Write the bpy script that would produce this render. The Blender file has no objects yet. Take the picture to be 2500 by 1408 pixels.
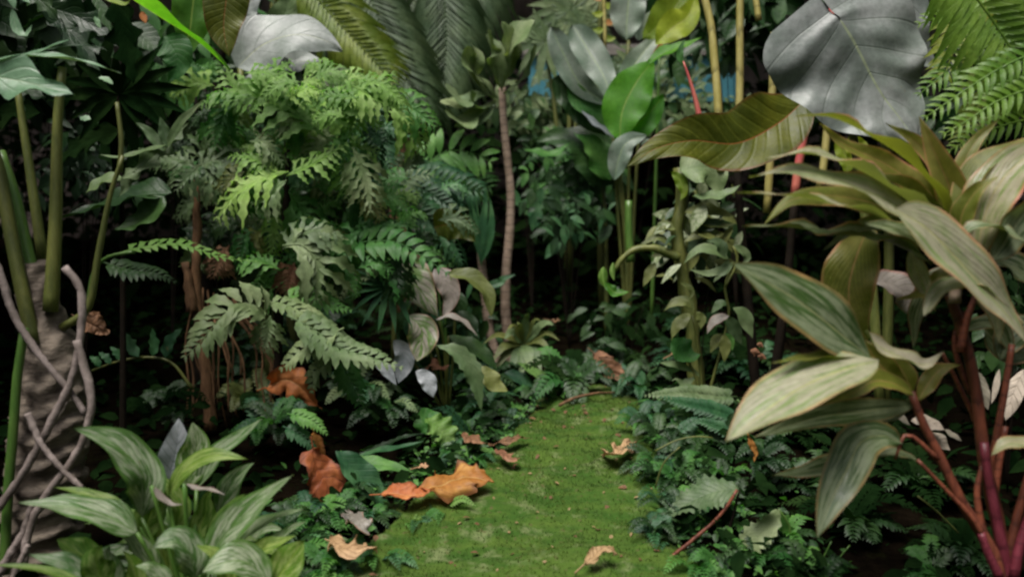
import bpy, math, random
from mathutils import Vector as V, noise, Matrix
random.seed(7)
SC = bpy.context.scene
COL = SC.collection
PI = math.pi

# ------------------------------------------------------------------ camera, sky, sun, exposure
W0, H0, FOC = 2500.0, 1408.0, 2165.0
CAM = V((0, 0, 1.0))
PITCH = math.radians(11)
FWD = V((0, math.cos(PITCH), -math.sin(PITCH)))
UPV = V((0, math.sin(PITCH), math.cos(PITCH)))
cam = bpy.data.cameras.new('camera')
cam.sensor_width = 36
cam.lens = FOC / W0 * 36
cam.clip_start, cam.clip_end = .05, 200
cam.dof.use_dof = True
cam.dof.focus_distance = 2.3
cam.dof.aperture_fstop = 2.0
co = bpy.data.objects.new('camera', cam)
COL.objects.link(co)
co.location = CAM
co.rotation_euler = (PI / 2 - PITCH, 0, 0)
SC.camera = co

ELEV, AZ = math.radians(72), math.radians(-140)
world = bpy.data.worlds.new('World')
SC.world = world
world.use_nodes = True
wn = world.node_tree
wn.nodes.clear()
sky = wn.nodes.new('ShaderNodeTexSky')
sky.sky_type = 'NISHITA'
sky.sun_disc = False
sky.sun_elevation = ELEV
sky.sun_rotation = AZ
sky.air_density = 1.0
sky.dust_density = 4.0
sky.ozone_density = 1.0
hs = wn.nodes.new('ShaderNodeHueSaturation')
hs.inputs['Saturation'].default_value = .35
bg = wn.nodes.new('ShaderNodeBackground')
bg.inputs['Strength'].default_value = .08
wo = wn.nodes.new('ShaderNodeOutputWorld')
wn.links.new(sky.outputs[0], hs.inputs['Color'])
wn.links.new(hs.outputs[0], bg.inputs['Color'])
wn.links.new(bg.outputs[0], wo.inputs['Surface'])
sl = bpy.data.lights.new('sun', 'SUN')
sl.energy = 3.5
sl.angle = math.radians(30)
sl.color = (1, .96, .9)
so = bpy.data.objects.new('sun', sl)
COL.objects.link(so)
sd = V((math.sin(AZ) * math.cos(ELEV), math.cos(AZ) * math.cos(ELEV), math.sin(ELEV)))
so.rotation_euler = sd.to_track_quat('Z', 'Y').to_euler()
SC.view_settings.view_transform = 'Standard'
SC.view_settings.look = 'None'
SC.view_settings.gamma = 1
SC.view_settings.exposure = 0.55
SC.view_settings.use_curve_mapping = False
SC.cycles.max_bounces = 5
SC.cycles.diffuse_bounces = 1
SC.cycles.glossy_bounces = 2
SC.cycles.transmission_bounces = 2
SC.cycles.filter_width = 2.4

# ------------------------------------------------------------------ space helpers
def at(px, py, d):
    return CAM + FWD * d + V((1, 0, 0)) * ((px - W0 / 2) / FOC * d) + UPV * ((H0 / 2 - py) / FOC * d)

def ground_d(py):
    return 1.0 / (math.sin(PITCH) + math.cos(PITCH) * (py - H0 / 2) / FOC)

def on_ground(px, py, lift=0.0):
    return at(px, py, ground_d(py) * (1 - lift))

def parse(s):
    r = []
    for t in s.split():
        r.append(tuple(float(q) for q in t.split(',')))
    return r

def lift3(s, d, d2=None):
    """pixel polyline -> 3D points, depth running from d to d2; a third number on a point is a depth of its own"""
    ps = parse(s)
    d2 = d if d2 is None else d2
    n = max(1, len(ps) - 1)
    out = []
    for i, p in enumerate(ps):
        dd = p[2] if len(p) > 2 else d + (d2 - d) * i / n
        out.append(at(p[0], p[1], dd))
    return out

def spline(P, n):
    """n+1 points evenly along a Catmull-Rom curve through P"""
    if len(P) == 2:
        P = [P[0], P[0].lerp(P[1], .5), P[1]]
    Q = [P[0] * 2 - P[1]] + list(P) + [P[-1] * 2 - P[-2]]
    fine = []
    for i in range(1, len(Q) - 2):
        a, b, c, e = Q[i - 1], Q[i], Q[i + 1], Q[i + 2]
        for k in range(12):
            t = k / 12
            fine.append(.5 * ((2 * b) + (c - a) * t + (2 * a - 5 * b + 4 * c - e) * t * t + (3 * b - a - 3 * c + e) * t ** 3))
    fine.append(P[-1].copy())
    L = [0]
    for i in range(1, len(fine)):
        L.append(L[-1] + (fine[i] - fine[i - 1]).length)
    out, j = [], 0
    for i in range(n + 1):
        s = L[-1] * i / n
        while j < len(L) - 2 and L[j + 1] < s:
            j += 1
        seg = L[j + 1] - L[j]
        out.append(fine[j].lerp(fine[j + 1], 0 if seg < 1e-9 else (s - L[j]) / seg))
    return out

class MB:
    def __init__(self):
        self.v, self.f, self.uv = [], [], []

    def mesh(self, name, mat, off=V((0, 0, 0)), smooth=True):
        me = bpy.data.meshes.new(name)
        me.from_pydata([p - off for p in self.v], [], self.f)
        ul = me.uv_layers.new(name='UVMap')
        buf = []
        for f in self.f:
            for i in f:
                buf.extend(self.uv[i])
        ul.data.foreach_set('uv', buf)
        if smooth:
            me.polygons.foreach_set('use_smooth', [True] * len(me.polygons))
        for m in (mat if isinstance(mat, (list, tuple)) else [mat]):
            me.materials.append(m)
        me.update()
        return me

def prof(kind, v):
    """half width along a leaf: a rounded base that draws out to a pointed tip"""
    pk, pw, bs = {'lance': (.42, 1.35, .8), 'ellip': (.46, 1.9, .7), 'ovate': (.3, 1.45, .62), 'obov': (.66, 2.4, 1.2), 'long': (.32, 2.2, .6), 'cord': (.2, 1.7, .35), 'ear': (.12, 1.9, .25)}.get(kind, (.3, 3, .5))
    if kind == 'strap':
        return min(1, v / .1 + .35) * min(1, (1 - v) / .45) ** .8
    if v < pk:
        return math.sin(PI / 2 * v / pk) ** bs
    return 1 - ((v - pk) / (1 - pk)) ** pw

def frame(T, p, up, roll, prevW=None):
    C = (CAM - p).normalized()
    N = C * (1 - up) + V((0, 0, 1)) * up
    N = N - T * N.dot(T)
    if N.length < 1e-3:
        N = V((0, 0, 1)) - T * T.z
        if N.length < 1e-3:
            N = V((0, 1, 0)) - T * T.y
    N.normalize()
    Wd = T.cross(N)
    if roll:
        R = Matrix.Rotation(math.radians(roll), 3, T)
        Wd = R @ Wd
        N = R @ N
    if prevW is not None and Wd.dot(prevW) < 0:
        Wd = -Wd
        N = -N
    return Wd, N

def blade(mb, P, hw, kind='lance', up=.4, roll=0, fold=.2, wav=(.12, 3), nv=20, nu=4, lob=None, twist=0, curl=0, N0=None, asym=0, seed=None, ear=0, puck=None):
    ph = random.uniform(0, 6.28) if seed is None else seed
    if lob:
        nv = max(nv, int(lob[0] * 8))
    M = spline(P, nv)
    base = len(mb.v)
    prevW = None
    length = sum((M[i + 1] - M[i]).length for i in range(nv))
    for i in range(nv + 1):
        v = i / nv
        T = (M[min(nv, i + 1)] - M[max(0, i - 1)])
        T = T.normalized() if T.length > 1e-9 else V((0, 0, 1))
        if N0 is not None:
            N = N0 - T * N0.dot(T)
            N = N.normalized() if N.length > 1e-4 else V((0, 0, 1))
            Wd = T.cross(N)
            if roll:
                R = Matrix.Rotation(math.radians(roll), 3, T)
                Wd = R @ Wd
                N = R @ N
        else:
            Wd, N = frame(T, M[i], up, roll, prevW)
            prevW = Wd
        if twist:
            R = Matrix.Rotation(math.radians(twist * v), 3, T)
            Wd = R @ Wd
            N = R @ N
        w = hw * prof(kind, v)
        for j in range(-nu, nu + 1):
            u = j / nu
            a = abs(u)
            ww = w * (1 + asym * (1 if u > 0 else -1))
            fw = 0
            if lob:
                k = .5 + .5 * math.cos(2 * PI * (lob[0] * v + (.25 if u > 0 and len(lob) > 3 else 0)) + .3 * ph)
                cut = 1 - lob[1] * k ** .8
                ww = ww * (1 - a + a * cut)
                fw = lob[2] * w * a
            if puck:
                und0 = puck[0] * hw * math.cos(2 * PI * (v * puck[1] - a * puck[2] * puck[1] * .22) + PI) * 4 * a * (1.05 - a)
            else:
                und0 = 0
            fw -= ear * hw * a * a * (1 - v) ** 4
            f = math.sin(fold) * ww * a - curl * ww * a * a
            und = wav[0] * hw * math.sin(2 * PI * wav[1] * v + ph + (1.7 if u > 0 else 0)) * a * a * min(1, 3 * (1 - v))
            und += .05 * hw * math.sin(5.1 * v + ph * 2 + u * 2)
            mb.v.append(M[i] + Wd * (ww * u * math.cos(fold)) + N * (f + und + und0) + T * fw)
            mb.uv.append((.5 + .5 * u, v))
    r = 2 * nu + 1
    for i in range(nv):
        for j in range(2 * nu):
            q = base + i * r + j
            mb.f.append((q, q + 1, q + r + 1, q + r))
    return length

def tube(mb, P, r0, r1=None, n=None, sides=7, ring=None, bumps=0):
    r1 = r0 if r1 is None else r1
    n = n or max(4, 4 * (len(P) - 1))
    M = spline(P, n)
    base = len(mb.v)
    ref = V((.3, -1, .2)).normalized()
    for i in range(n + 1):
        v = i / n
        T = (M[min(n, i + 1)] - M[max(0, i - 1)]).normalized()
        A = ref - T * ref.dot(T)
        A.normalize()
        B = T.cross(A)
        r = r0 + (r1 - r0) * v
        if ring:
            ph = (v * ring[0]) % 1
            r *= 1 + ring[1] * (1 if ph < .22 else 0)
        for k in range(sides):
            a = 2 * PI * k / sides
            rr = r
            if bumps:
                rr *= 1 + bumps * noise.noise((M[i] + (A * math.cos(a) + B * math.sin(a)) * r) * (1.2 / r0) * .5)
            mb.v.append(M[i] + (A * math.cos(a) + B * math.sin(a)) * rr)
            mb.uv.append((k / sides, v))
    for i in range(n):
        for k in range(sides):
            a, b = base + i * sides + k, base + i * sides + (k + 1) % sides
            mb.f.append((a, b, b + sides, a + sides))
    mb.f.append(tuple(base + k for k in range(sides))[::-1])
    mb.f.append(tuple(base + n * sides + k for k in range(sides)))

def frond(mb, P, ln, n, wr=.16, ang=62, up=.4, roll=0, droop=.15, v0=.06, kind='lance', lob=None, shape='fern', sides=(1, -1), rr=.0028, pn=7, pu=1, jit=.08, vee=.15, N0=None, rachis=True):
    """rachis through P with n pairs of pinnae as long as ln"""
    M = spline(P, 60)
    if rachis:
        tube(mb, P, rr, rr * .35, n=14, sides=5)
    prevW = None
    for i in range(n):
        v = v0 + (1 - v0) * (i + .5) / n
        k = min(59, int(v * 60))
        p = M[k].lerp(M[k + 1], v * 60 - k)
        T = (M[min(60, k + 2)] - M[max(0, k - 1)]).normalized()
        if N0 is not None:
            N = (N0 - T * N0.dot(T)).normalized()
            Wd = T.cross(N)
        else:
            Wd, N = frame(T, p, up, roll, prevW)
            prevW = Wd
        if shape == 'fern':
            s = (math.sin(PI * (v ** .55 * .93 + .05))) ** .8
        elif shape == 'palm':
            s = .55 + .45 * math.sin(PI * min(1, v * 1.05) ** .8)
            s *= 1 if v < .85 else (1 - v) / .15 * .6 + .4
        else:
            s = (1 - v) ** .8 + .04
        for sd in sides:
            L = ln * s * random.uniform(1 - jit, 1 + jit)
            if L < ln * .05:
                continue
            aa = math.radians(ang * (1 - .35 * v) + random.uniform(-6, 6))
            D = Wd * (sd * math.sin(aa)) + T * math.cos(aa) + N * vee
            D.normalize()
            e = p + D * L - N * (droop * L) - V((0, 0, droop * L * .6))
            m = p + D * (L * .5) + N * (.04 * L)
            blade(mb, [p, m, e], L * wr, kind, nv=pn, nu=pu, lob=lob, wav=(.08, 2), fold=.15, N0=N)

# ------------------------------------------------------------------ objects
def thing(name, label, cat, loc, group=None):
    o = bpy.data.objects.new(name, None)
    COL.objects.link(o)
    o.location = loc
    o.empty_display_size = .1
    o['label'] = label
    o['category'] = cat
    if group:
        o['group'] = group
    return o

def part(name, mb, mat, parent=None, label=None, smooth=True):
    off = parent.location.copy() if parent is not None else V((0, 0, 0))
    pp = parent
    while pp is not None and pp.parent is not None:
        pp = pp.parent
        off += pp.location
    o = bpy.data.objects.new(name, mb.mesh(name, mat, off, smooth))
    COL.objects.link(o)
    if parent is not None:
        o.parent = parent
    if label:
        o['label'] = label
    return o

def single(name, mb, mat, label, cat, group=None):
    """a thing that is one mesh, origin at its lowest middle"""
    c = sum(mb.v, V((0, 0, 0))) / len(mb.v)
    c.z = min(p.z for p in mb.v)
    o = bpy.data.objects.new(name, mb.mesh(name, mat, c))
    COL.objects.link(o)
    o.location = c
    o['label'] = label
    o['category'] = cat
    if group:
        o['group'] = group
    return o

def setting(name, mb, mat, kind='structure', smooth=True):
    o = bpy.data.objects.new(name, mb.mesh(name, mat, V((0, 0, 0)), smooth))
    COL.objects.link(o)
    o['kind'] = kind
    return o

# ------------------------------------------------------------------ materials
class NT:
    def __init__(self, name):
        self.m = bpy.data.materials.new(name)
        self.m.use_nodes = True
        self.t = self.m.node_tree
        self.t.nodes.clear()

    def n(self, typ, **kw):
        x = self.t.nodes.new(typ)
        for k, v in kw.items():
            setattr(x, k, v)
        return x

    def put(self, sock, val):
        if hasattr(val, 'is_output'):
            self.t.links.new(val, sock)
        elif isinstance(val, (tuple, list)) and len(val) == 3 and sock.type == 'RGBA':
            sock.default_value = (*val, 1)
        else:
            sock.default_value = val

    def math(self, op, a, b=0.0, c=None, clamp=False):
        x = self.n('ShaderNodeMath', operation=op, use_clamp=clamp)
        self.put(x.inputs[0], a)
        self.put(x.inputs[1], b)
        if c is not None:
            self.put(x.inputs[2], c)
        return x.outputs[0]

    def mix(self, f, a, b, mode='MIX'):
        x = self.n('ShaderNodeMix', data_type='RGBA', blend_type=mode)
        self.put(x.inputs[0], f)
        self.put(x.inputs[6], a)
        self.put(x.inputs[7], b)
        return x.outputs[2]

    def step(self, x, a, b):
        r = self.n('ShaderNodeMapRange', interpolation_type='SMOOTHSTEP')
        self.put(r.inputs[0], x)
        r.inputs[1].default_value = a
        r.inputs[2].default_value = b
        return r.outputs[0]

    def noise(self, vec, scale, detail=3, rough=.55):
        x = self.n('ShaderNodeTexNoise')
        if vec is not None:
            self.put(x.inputs['Vector'], vec)
        x.inputs['Scale'].default_value = scale
        x.inputs['Detail'].default_value = detail
        x.inputs['Roughness'].default_value = rough
        return x.outputs[0]

    def xyz(self, a, b, c):
        x = self.n('ShaderNodeCombineXYZ')
        for i, q in enumerate((a, b, c)):
            self.put(x.inputs[i], q)
        return x.outputs[0]

    def out(self, sh):
        o = self.n('ShaderNodeOutputMaterial')
        self.t.links.new(sh, o.inputs['Surface'])
        return self.m

def leafmat(name, base, second=None, vein=None, mid=None, edge=None, freq=14, slope=.9, veinw=.16, var=0.0, vscale=(2.5, 1.2), rough=.42, spec=.4, tr=.22, back=None, bump=.25, hv=.25, edgew=.1, midw=.05, spots=None, trcol=None):
    t = NT(name)
    uv = t.n('ShaderNodeUVMap', uv_map='UVMap')
    sp = t.n('ShaderNodeSeparateXYZ')
    t.put(sp.inputs[0], uv.outputs[0])
    a = t.math('ABSOLUTE', t.math('MULTIPLY_ADD', sp.outputs[0], 2.0, -1.0))
    v = sp.outputs[1]
    oi = t.n('ShaderNodeObjectInfo').outputs['Random']
    geo = t.n('ShaderNodeNewGeometry')
    tc = t.n('ShaderNodeTexCoord')
    side = t.math('GREATER_THAN', sp.outputs[0], .5)
    tt = t.math('SUBTRACT', t.math('MULTIPLY', v, float(freq)), t.math('MULTIPLY', a, slope * freq * .22))
    fr = t.math('ABSOLUTE', t.math('MULTIPLY_ADD', t.math('FRACT', tt), 2.0, -1.0))
    vm = t.step(fr, 1 - veinw * 2, 1)
    nz = t.noise(tc.outputs['Object'], 9, 4)
    fine = t.noise(tc.outputs['Object'], 70, 3)
    second = second or tuple(min(1, c * 1.7) for c in base)
    col = t.mix(t.step(nz, .38, .68), base, second if not var else tuple(c * 1.35 for c in base))
    if var:
        q = t.xyz(t.math('MULTIPLY', tt, vscale[0] / 3), t.math('MULTIPLY', a, vscale[1]), t.math('ADD', t.math('MULTIPLY', oi, 31.0), side))
        vn = t.noise(q, 1.6, 4, .62)
        msk = t.math('MULTIPLY', t.step(vn, .52 - var * .22, .66 - var * .2), t.step(a, .97, .75))
        col = t.mix(msk, col, second)
    if vein:
        col = t.mix(t.math('MULTIPLY', vm, .55), col, vein)
    if spots:
        col = t.mix(t.step(t.noise(tc.outputs['Object'], 38, 5, .7), .62, .72), col, spots)
    age = t.step(t.noise(tc.outputs['Object'], 24, 5, .75), .66, .74)
    col = t.mix(t.math('MULTIPLY', age, .5), col, (.14, .1, .04) if base[1] > .05 else base)
    if edge:
        e = t.math('ADD', a, t.math('MULTIPLY', t.math('SUBTRACT', nz, .5), .12))
        col = t.mix(t.math('MULTIPLY', t.step(e, 1 - edgew * 1.9, 1 - edgew * .3), t.math('MULTIPLY_ADD', t.step(nz, .35, .65), .6, .3)), col, edge)
    if mid:
        col = t.mix(t.step(a, midw, midw * .4), col, mid)
    # every leaf a little different, blotched and with finer wear
    br = t.math('MULTIPLY_ADD', oi, 2 * hv, 1 - hv)
    br = t.math('MULTIPLY', br, t.math('MULTIPLY_ADD', fine, .7, .65))
    hsv = t.n('ShaderNodeHueSaturation')
    t.put(hsv.inputs['Color'], col)
    t.put(hsv.inputs['Value'], br)
    t.put(hsv.inputs['Hue'], t.math('MULTIPLY_ADD', oi, -.03, .515))
    front = hsv.outputs[0]
    if back:
        front = t.mix(geo.outputs['Backfacing'], front, back)
    b = t.n('ShaderNodeBump')
    b.inputs['Strength'].default_value = bump
    b.inputs['Distance'].default_value = .004
    h = t.math('ADD', t.math('MULTIPLY', vm, -1.0), t.math('MULTIPLY', fine, .8))
    h = t.math('ADD', h, t.math('MULTIPLY', t.step(a, .09, .0), -1.2))
    t.put(b.inputs['Height'], h)
    p = t.n('ShaderNodeBsdfPrincipled')
    t.put(p.inputs['Base Color'], front)
    t.put(p.inputs['Roughness'], t.math('MULTIPLY_ADD', fine, .3, rough - .13))
    p.inputs['Specular IOR Level'].default_value = spec
    t.put(p.inputs['Normal'], b.outputs[0])
    if tr > 0:
        tl = t.n('ShaderNodeBsdfTranslucent')
        t.put(tl.inputs['Color'], t.mix(1.0, front, trcol or (1.7, 1.9, .75), 'MULTIPLY'))
        mx = t.n('ShaderNodeMixShader')
        mx.inputs[0].default_value = tr
        t.t.links.new(p.outputs[0], mx.inputs[1])
        t.t.links.new(tl.outputs[0], mx.inputs[2])
        return t.out(mx.outputs[0])
    return t.out(p.outputs[0])

def barkmat(name, a, b, scale=18, rough=.75, bump=.5, stretch=(1, 1, 1), spec=.3, bands=0, hv=.15):
    t = NT(name)
    tc = t.n('ShaderNodeTexCoord')
    mp = t.n('ShaderNodeMapping')
    t.put(mp.inputs['Vector'], tc.outputs['Object'])
    mp.inputs['Scale'].default_value = stretch
    n1 = t.noise(mp.outputs[0], scale, 5, .6)
    n2 = t.noise(mp.outputs[0], scale * 6, 4, .6)
    oi = t.n('ShaderNodeObjectInfo').outputs['Random']
    col = t.mix(t.step(n1, .35, .65), a, b)
    if bands:
        uv = t.n('ShaderNodeUVMap', uv_map='UVMap')
        sp = t.n('ShaderNodeSeparateXYZ')
        t.put(sp.inputs[0], uv.outputs[0])
        fr = t.math('FRACT', t.math('ADD', t.math('MULTIPLY', sp.outputs[1], float(bands)), t.math('MULTIPLY', n1, .9)))
        col = t.mix(t.math('MULTIPLY', t.step(fr, .75, .98), .7), col, tuple(c * .4 for c in a))
    col = t.mix(1.0, col, t.xyz(*[t.math('MULTIPLY_ADD', n2, .8, .6)] * 3), 'MULTIPLY')
    hsv = t.n('ShaderNodeHueSaturation')
    t.put(hsv.inputs['Color'], col)
    t.put(hsv.inputs['Value'], t.math('MULTIPLY_ADD', oi, 2 * hv, 1 - hv))
    bp = t.n('ShaderNodeBump')
    bp.inputs['Strength'].default_value = bump
    bp.inputs['Distance'].default_value = .006
    t.put(bp.inputs['Height'], t.math('ADD', n1, t.math('MULTIPLY', n2, .5)))
    p = t.n('ShaderNodeBsdfPrincipled')
    t.put(p.inputs['Base Color'], hsv.outputs[0])
    p.inputs['Roughness'].default_value = rough
    p.inputs['Specular IOR Level'].default_value = spec
    t.put(p.inputs['Normal'], bp.outputs[0])
    return t.out(p.outputs[0])

G = dict(
    lime=leafmat('lime_fern', (.14, .27, .045), (.24, .37, .11), vein=(.25, .38, .15), freq=10, tr=.35, rough=.5, bump=.3, spec=.35, trcol=(1.25, 1.75, .85), hv=.3),
    green=leafmat('green_fern', (.035, .135, .022), (.085, .21, .045), vein=(.1, .21, .06), freq=10, tr=.32, rough=.5, spec=.35, hv=.35, trcol=(1.3, 1.8, .7)),
    pale=leafmat('pale_fern', (.12, .18, .07), (.21, .26, .13), vein=(.09, .16, .045), freq=16, tr=.18, rough=.52, hv=.2, spec=.35),
    greygreen=leafmat('grey_green', (.075, .125, .045), (.15, .2, .095), vein=(.06, .11, .035), freq=12, tr=.15, rough=.5, hv=.25, spec=.35),
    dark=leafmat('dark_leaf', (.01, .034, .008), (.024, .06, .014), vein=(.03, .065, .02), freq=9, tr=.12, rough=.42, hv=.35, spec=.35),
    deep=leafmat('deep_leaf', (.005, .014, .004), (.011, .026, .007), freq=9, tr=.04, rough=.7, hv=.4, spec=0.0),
    teal=leafmat('teal_fern', (.018, .07, .028), (.05, .13, .05), freq=9, tr=.2, rough=.45, spec=.35, hv=.3),
    jade=leafmat('jade_lobed', (.1, .2, .1), (.16, .27, .15), vein=(.22, .3, .2), freq=7, mid=(.22, .3, .18), tr=.15, rough=.36, hv=.12),
    silver=leafmat('silver_leaf', (.14, .165, .145), (.24, .255, .245), vein=(.12, .145, .12), freq=5, slope=1.5, veinw=.05, mid=(.25, .28, .18), tr=.05, rough=.38, hv=.08, bump=.25, back=(.1, .11, .08), midw=.022),
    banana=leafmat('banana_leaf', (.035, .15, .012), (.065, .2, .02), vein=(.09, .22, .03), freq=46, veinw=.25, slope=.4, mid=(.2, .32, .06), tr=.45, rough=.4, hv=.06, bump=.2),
    glow=leafmat('sunlit_paddle', (.05, .22, .012), (.09, .29, .025), vein=(.1, .28, .03), freq=46, veinw=.25, slope=.4, mid=(.2, .34, .06), tr=.5, rough=.42, hv=.05, bump=.2, spec=.3),  # brighter copy of the banana leaf, with backlight put into its colour
    strel=leafmat('grey_paddle', (.11, .16, .11), (.18, .21, .17), vein=(.1, .15, .095), freq=40, veinw=.25, slope=.5, mid=(.2, .26, .13), tr=.12, rough=.38, hv=.15, bump=.2, spec=.45),
    yellow=leafmat('yellow_blade', (.2, .28, .015), (.28, .34, .03), vein=(.16, .25, .02), freq=34, veinw=.3, slope=.4, tr=.4, rough=.45, mid=(.3, .34, .08)),
    olive=leafmat('olive_leaf', (.05, .065, .006), (.1, .11, .01), vein=(.09, .105, .012), freq=15, veinw=.22, slope=.6, mid=(.2, .08, .02), edge=(.13, .06, .02), edgew=.06, tr=.3, rough=.42, hv=.1, back=(.08, .08, .01), midw=.03, spec=.3),
    cord=leafmat('ti_leaf', (.1, .15, .03), (.29, .26, .17), vein=(.24, .3, .1), freq=9, slope=3.2, veinw=.2, edge=(.46, .17, .1), edgew=.085, var=.75, vscale=(.7, 3.2), mid=(.3, .27, .12), tr=.25, rough=.36, hv=.12, back=(.14, .15, .03)),
    cordo=leafmat('ti_leaf_olive', (.105, .125, .016), (.22, .2, .05), vein=(.22, .22, .04), freq=9, slope=3.2, veinw=.2, edge=(.46, .22, .11), edgew=.085, mid=(.3, .2, .07), tr=.32, rough=.4, hv=.12, back=(.16, .17, .03)),
    cordp=leafmat('ti_leaf_pale', (.17, .225, .075), (.34, .315, .23), vein=(.25, .26, .12), freq=8, slope=3.2, veinw=.25, edge=(.52, .22, .15), edgew=.08, var=.7, vscale=(.7, 2.6), mid=(.34, .33, .14), tr=.2, rough=.38, hv=.08, back=(.2, .22, .08)),
    cordd=leafmat('ti_leaf_dark', (.04, .075, .016), (.22, .25, .15), vein=(.15, .18, .07), freq=9, slope=3.2, veinw=.16, edge=(.38, .2, .09), edgew=.1, var=.5, vscale=(.8, 3), mid=(.24, .25, .12), tr=.2, rough=.36, hv=.12, back=(.06, .07, .025)),
    aglao=leafmat('silver_evergreen', (.045, .105, .02), (.26, .3, .2), vein=(.08, .15, .04), freq=8, slope=2.4, veinw=.3, edge=(.06, .13, .022), edgew=.16, var=.52, vscale=(1.6, 2.2), mid=(.1, .18, .05), tr=.18, rough=.4, hv=.22),
    aglag=leafmat('green_evergreen', (.06, .13, .012), (.2, .27, .08), vein=(.13, .2, .03), freq=9, slope=2.0, veinw=.25, var=.45, vscale=(1.2, 1.8), mid=(.18, .27, .04), tr=.3, rough=.42, hv=.25),
    calath=leafmat('striped_leaf', (.1, .17, .05), (.33, .3, .25), vein=(.08, .16, .03), freq=7, slope=1.6, veinw=.3, edge=(.3, .17, .13), edgew=.1, var=.62, vscale=(1.5, 1.0), mid=(.12, .2, .05), tr=.15, rough=.42, hv=.12),
    blue=leafmat('blue_silver', (.2, .22, .24), (.3, .31, .33), vein=(.14, .18, .16), freq=9, tr=.05, rough=.35, hv=.1),
    mauve=leafmat('mauve_leaf', (.2, .17, .15), (.3, .27, .24), vein=(.16, .15, .1), freq=9, edge=(.28, .14, .1), tr=.1, rough=.45, hv=.15),
    palmgrey=leafmat('grey_palm', (.045, .08, .028), (.085, .125, .05), freq=4, tr=.15, rough=.5, hv=.12, spec=.35),
    palmlime=leafmat('lime_palm', (.15, .21, .02), (.24, .28, .04), freq=4, tr=.35, rough=.45, hv=.1),
    cycad=leafmat('feather_frond', (.085, .18, .018), (.16, .27, .035), freq=4, tr=.32, rough=.42, hv=.2),
    tan=leafmat('dry_tan', (.36, .23, .11), (.46, .31, .17), vein=(.25, .14, .06), freq=8, spots=(.2, .1, .05), tr=.12, rough=.7, bump=.6, trcol=(1.1, .9, .6)),
    orange=leafmat('dry_orange', (.36, .125, .025), (.5, .23, .065), vein=(.3, .1, .025), freq=6, veinw=.06, mid=(.46, .24, .08), edge=(.12, .03, .012), edgew=.14, spots=(.14, .04, .015), tr=.22, rough=.6, bump=.35, trcol=(1.2, .8, .4), hv=.15),
    rust=leafmat('dry_rust', (.22, .06, .015), (.36, .13, .035), vein=(.12, .03, .01), freq=6, veinw=.08, edge=(.08, .02, .01), edgew=.16, spots=(.08, .025, .012), tr=.15, rough=.6, bump=.4, trcol=(1.1, .8, .5), hv=.1),
    brown=leafmat('dry_brown', (.16, .075, .035), (.25, .13, .065), vein=(.09, .04, .02), freq=7, tr=.08, rough=.65, bump=.7, trcol=(1, .8, .6)),
    cream=leafmat('dry_cream', (.42, .36, .28), (.5, .44, .36), vein=(.3, .25, .18), freq=6, tr=.05, rough=.7, bump=.5),
    varieg=leafmat('variegated', (.1, .14, .05), (.28, .32, .2), freq=6, var=.7, tr=.15, rough=.42),
    oliveg=leafmat('olive_fern', (.09, .11, .025), (.15, .17, .05), freq=8, tr=.2, rough=.5),
    shrub=leafmat('shrub_leaf', (.014, .05, .01), (.045, .105, .025), freq=6, tr=.15, rough=.4, hv=.35, spec=.4),
    bark=barkmat('scarred_bark', (.075, .058, .045), (.24, .195, .15), 13, bump=1.0, stretch=(1, 1, 3)),
    root=barkmat('aerial_root', (.15, .12, .105), (.27, .22, .2), 22, rough=.7, bump=.6),
    cane=barkmat('ringed_cane', (.22, .155, .11), (.33, .245, .185), 26, rough=.7, bump=.5, bands=34),
    fibre=barkmat('brown_fibre', (.1, .052, .024), (.2, .105, .05), 30, rough=.8, bump=.6, stretch=(2, 2, .4)),
    redstem=barkmat('red_stem', (.1, .028, .016), (.21, .06, .03), 14, rough=.5, bump=.35, stretch=(3, 3, .6), spec=.4, bands=9),
    magenta=barkmat('magenta_stem', (.1, .014, .022), (.19, .034, .05), 14, rough=.45, bump=.3, stretch=(3, 3, .6), spec=.4, bands=8),
    pet=barkmat('olive_petiole', (.06, .075, .015), (.12, .13, .03), 12, rough=.5, bump=.2, stretch=(3, 3, .4), spec=.4),
    petg=barkmat('green_petiole', (.05, .12, .018), (.085, .165, .03), 12, rough=.4, bump=.1, stretch=(3, 3, .4), spec=.5),
    bamboo=barkmat('yellow_stem', (.3, .26, .07), (.4, .35, .12), 12, rough=.45, bump=.12, stretch=(3, 3, .5), spec=.5, bands=5),
    pink=barkmat('pink_stem', (.45, .07, .08), (.5, .14, .1), 12, rough=.45, bump=.1, stretch=(3, 3, .5), spec=.5),
    darkstem=barkmat('dark_stem', (.008, .006, .004), (.016, .011, .007), 18, rough=.8, bump=.4, spec=.1),
)
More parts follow.
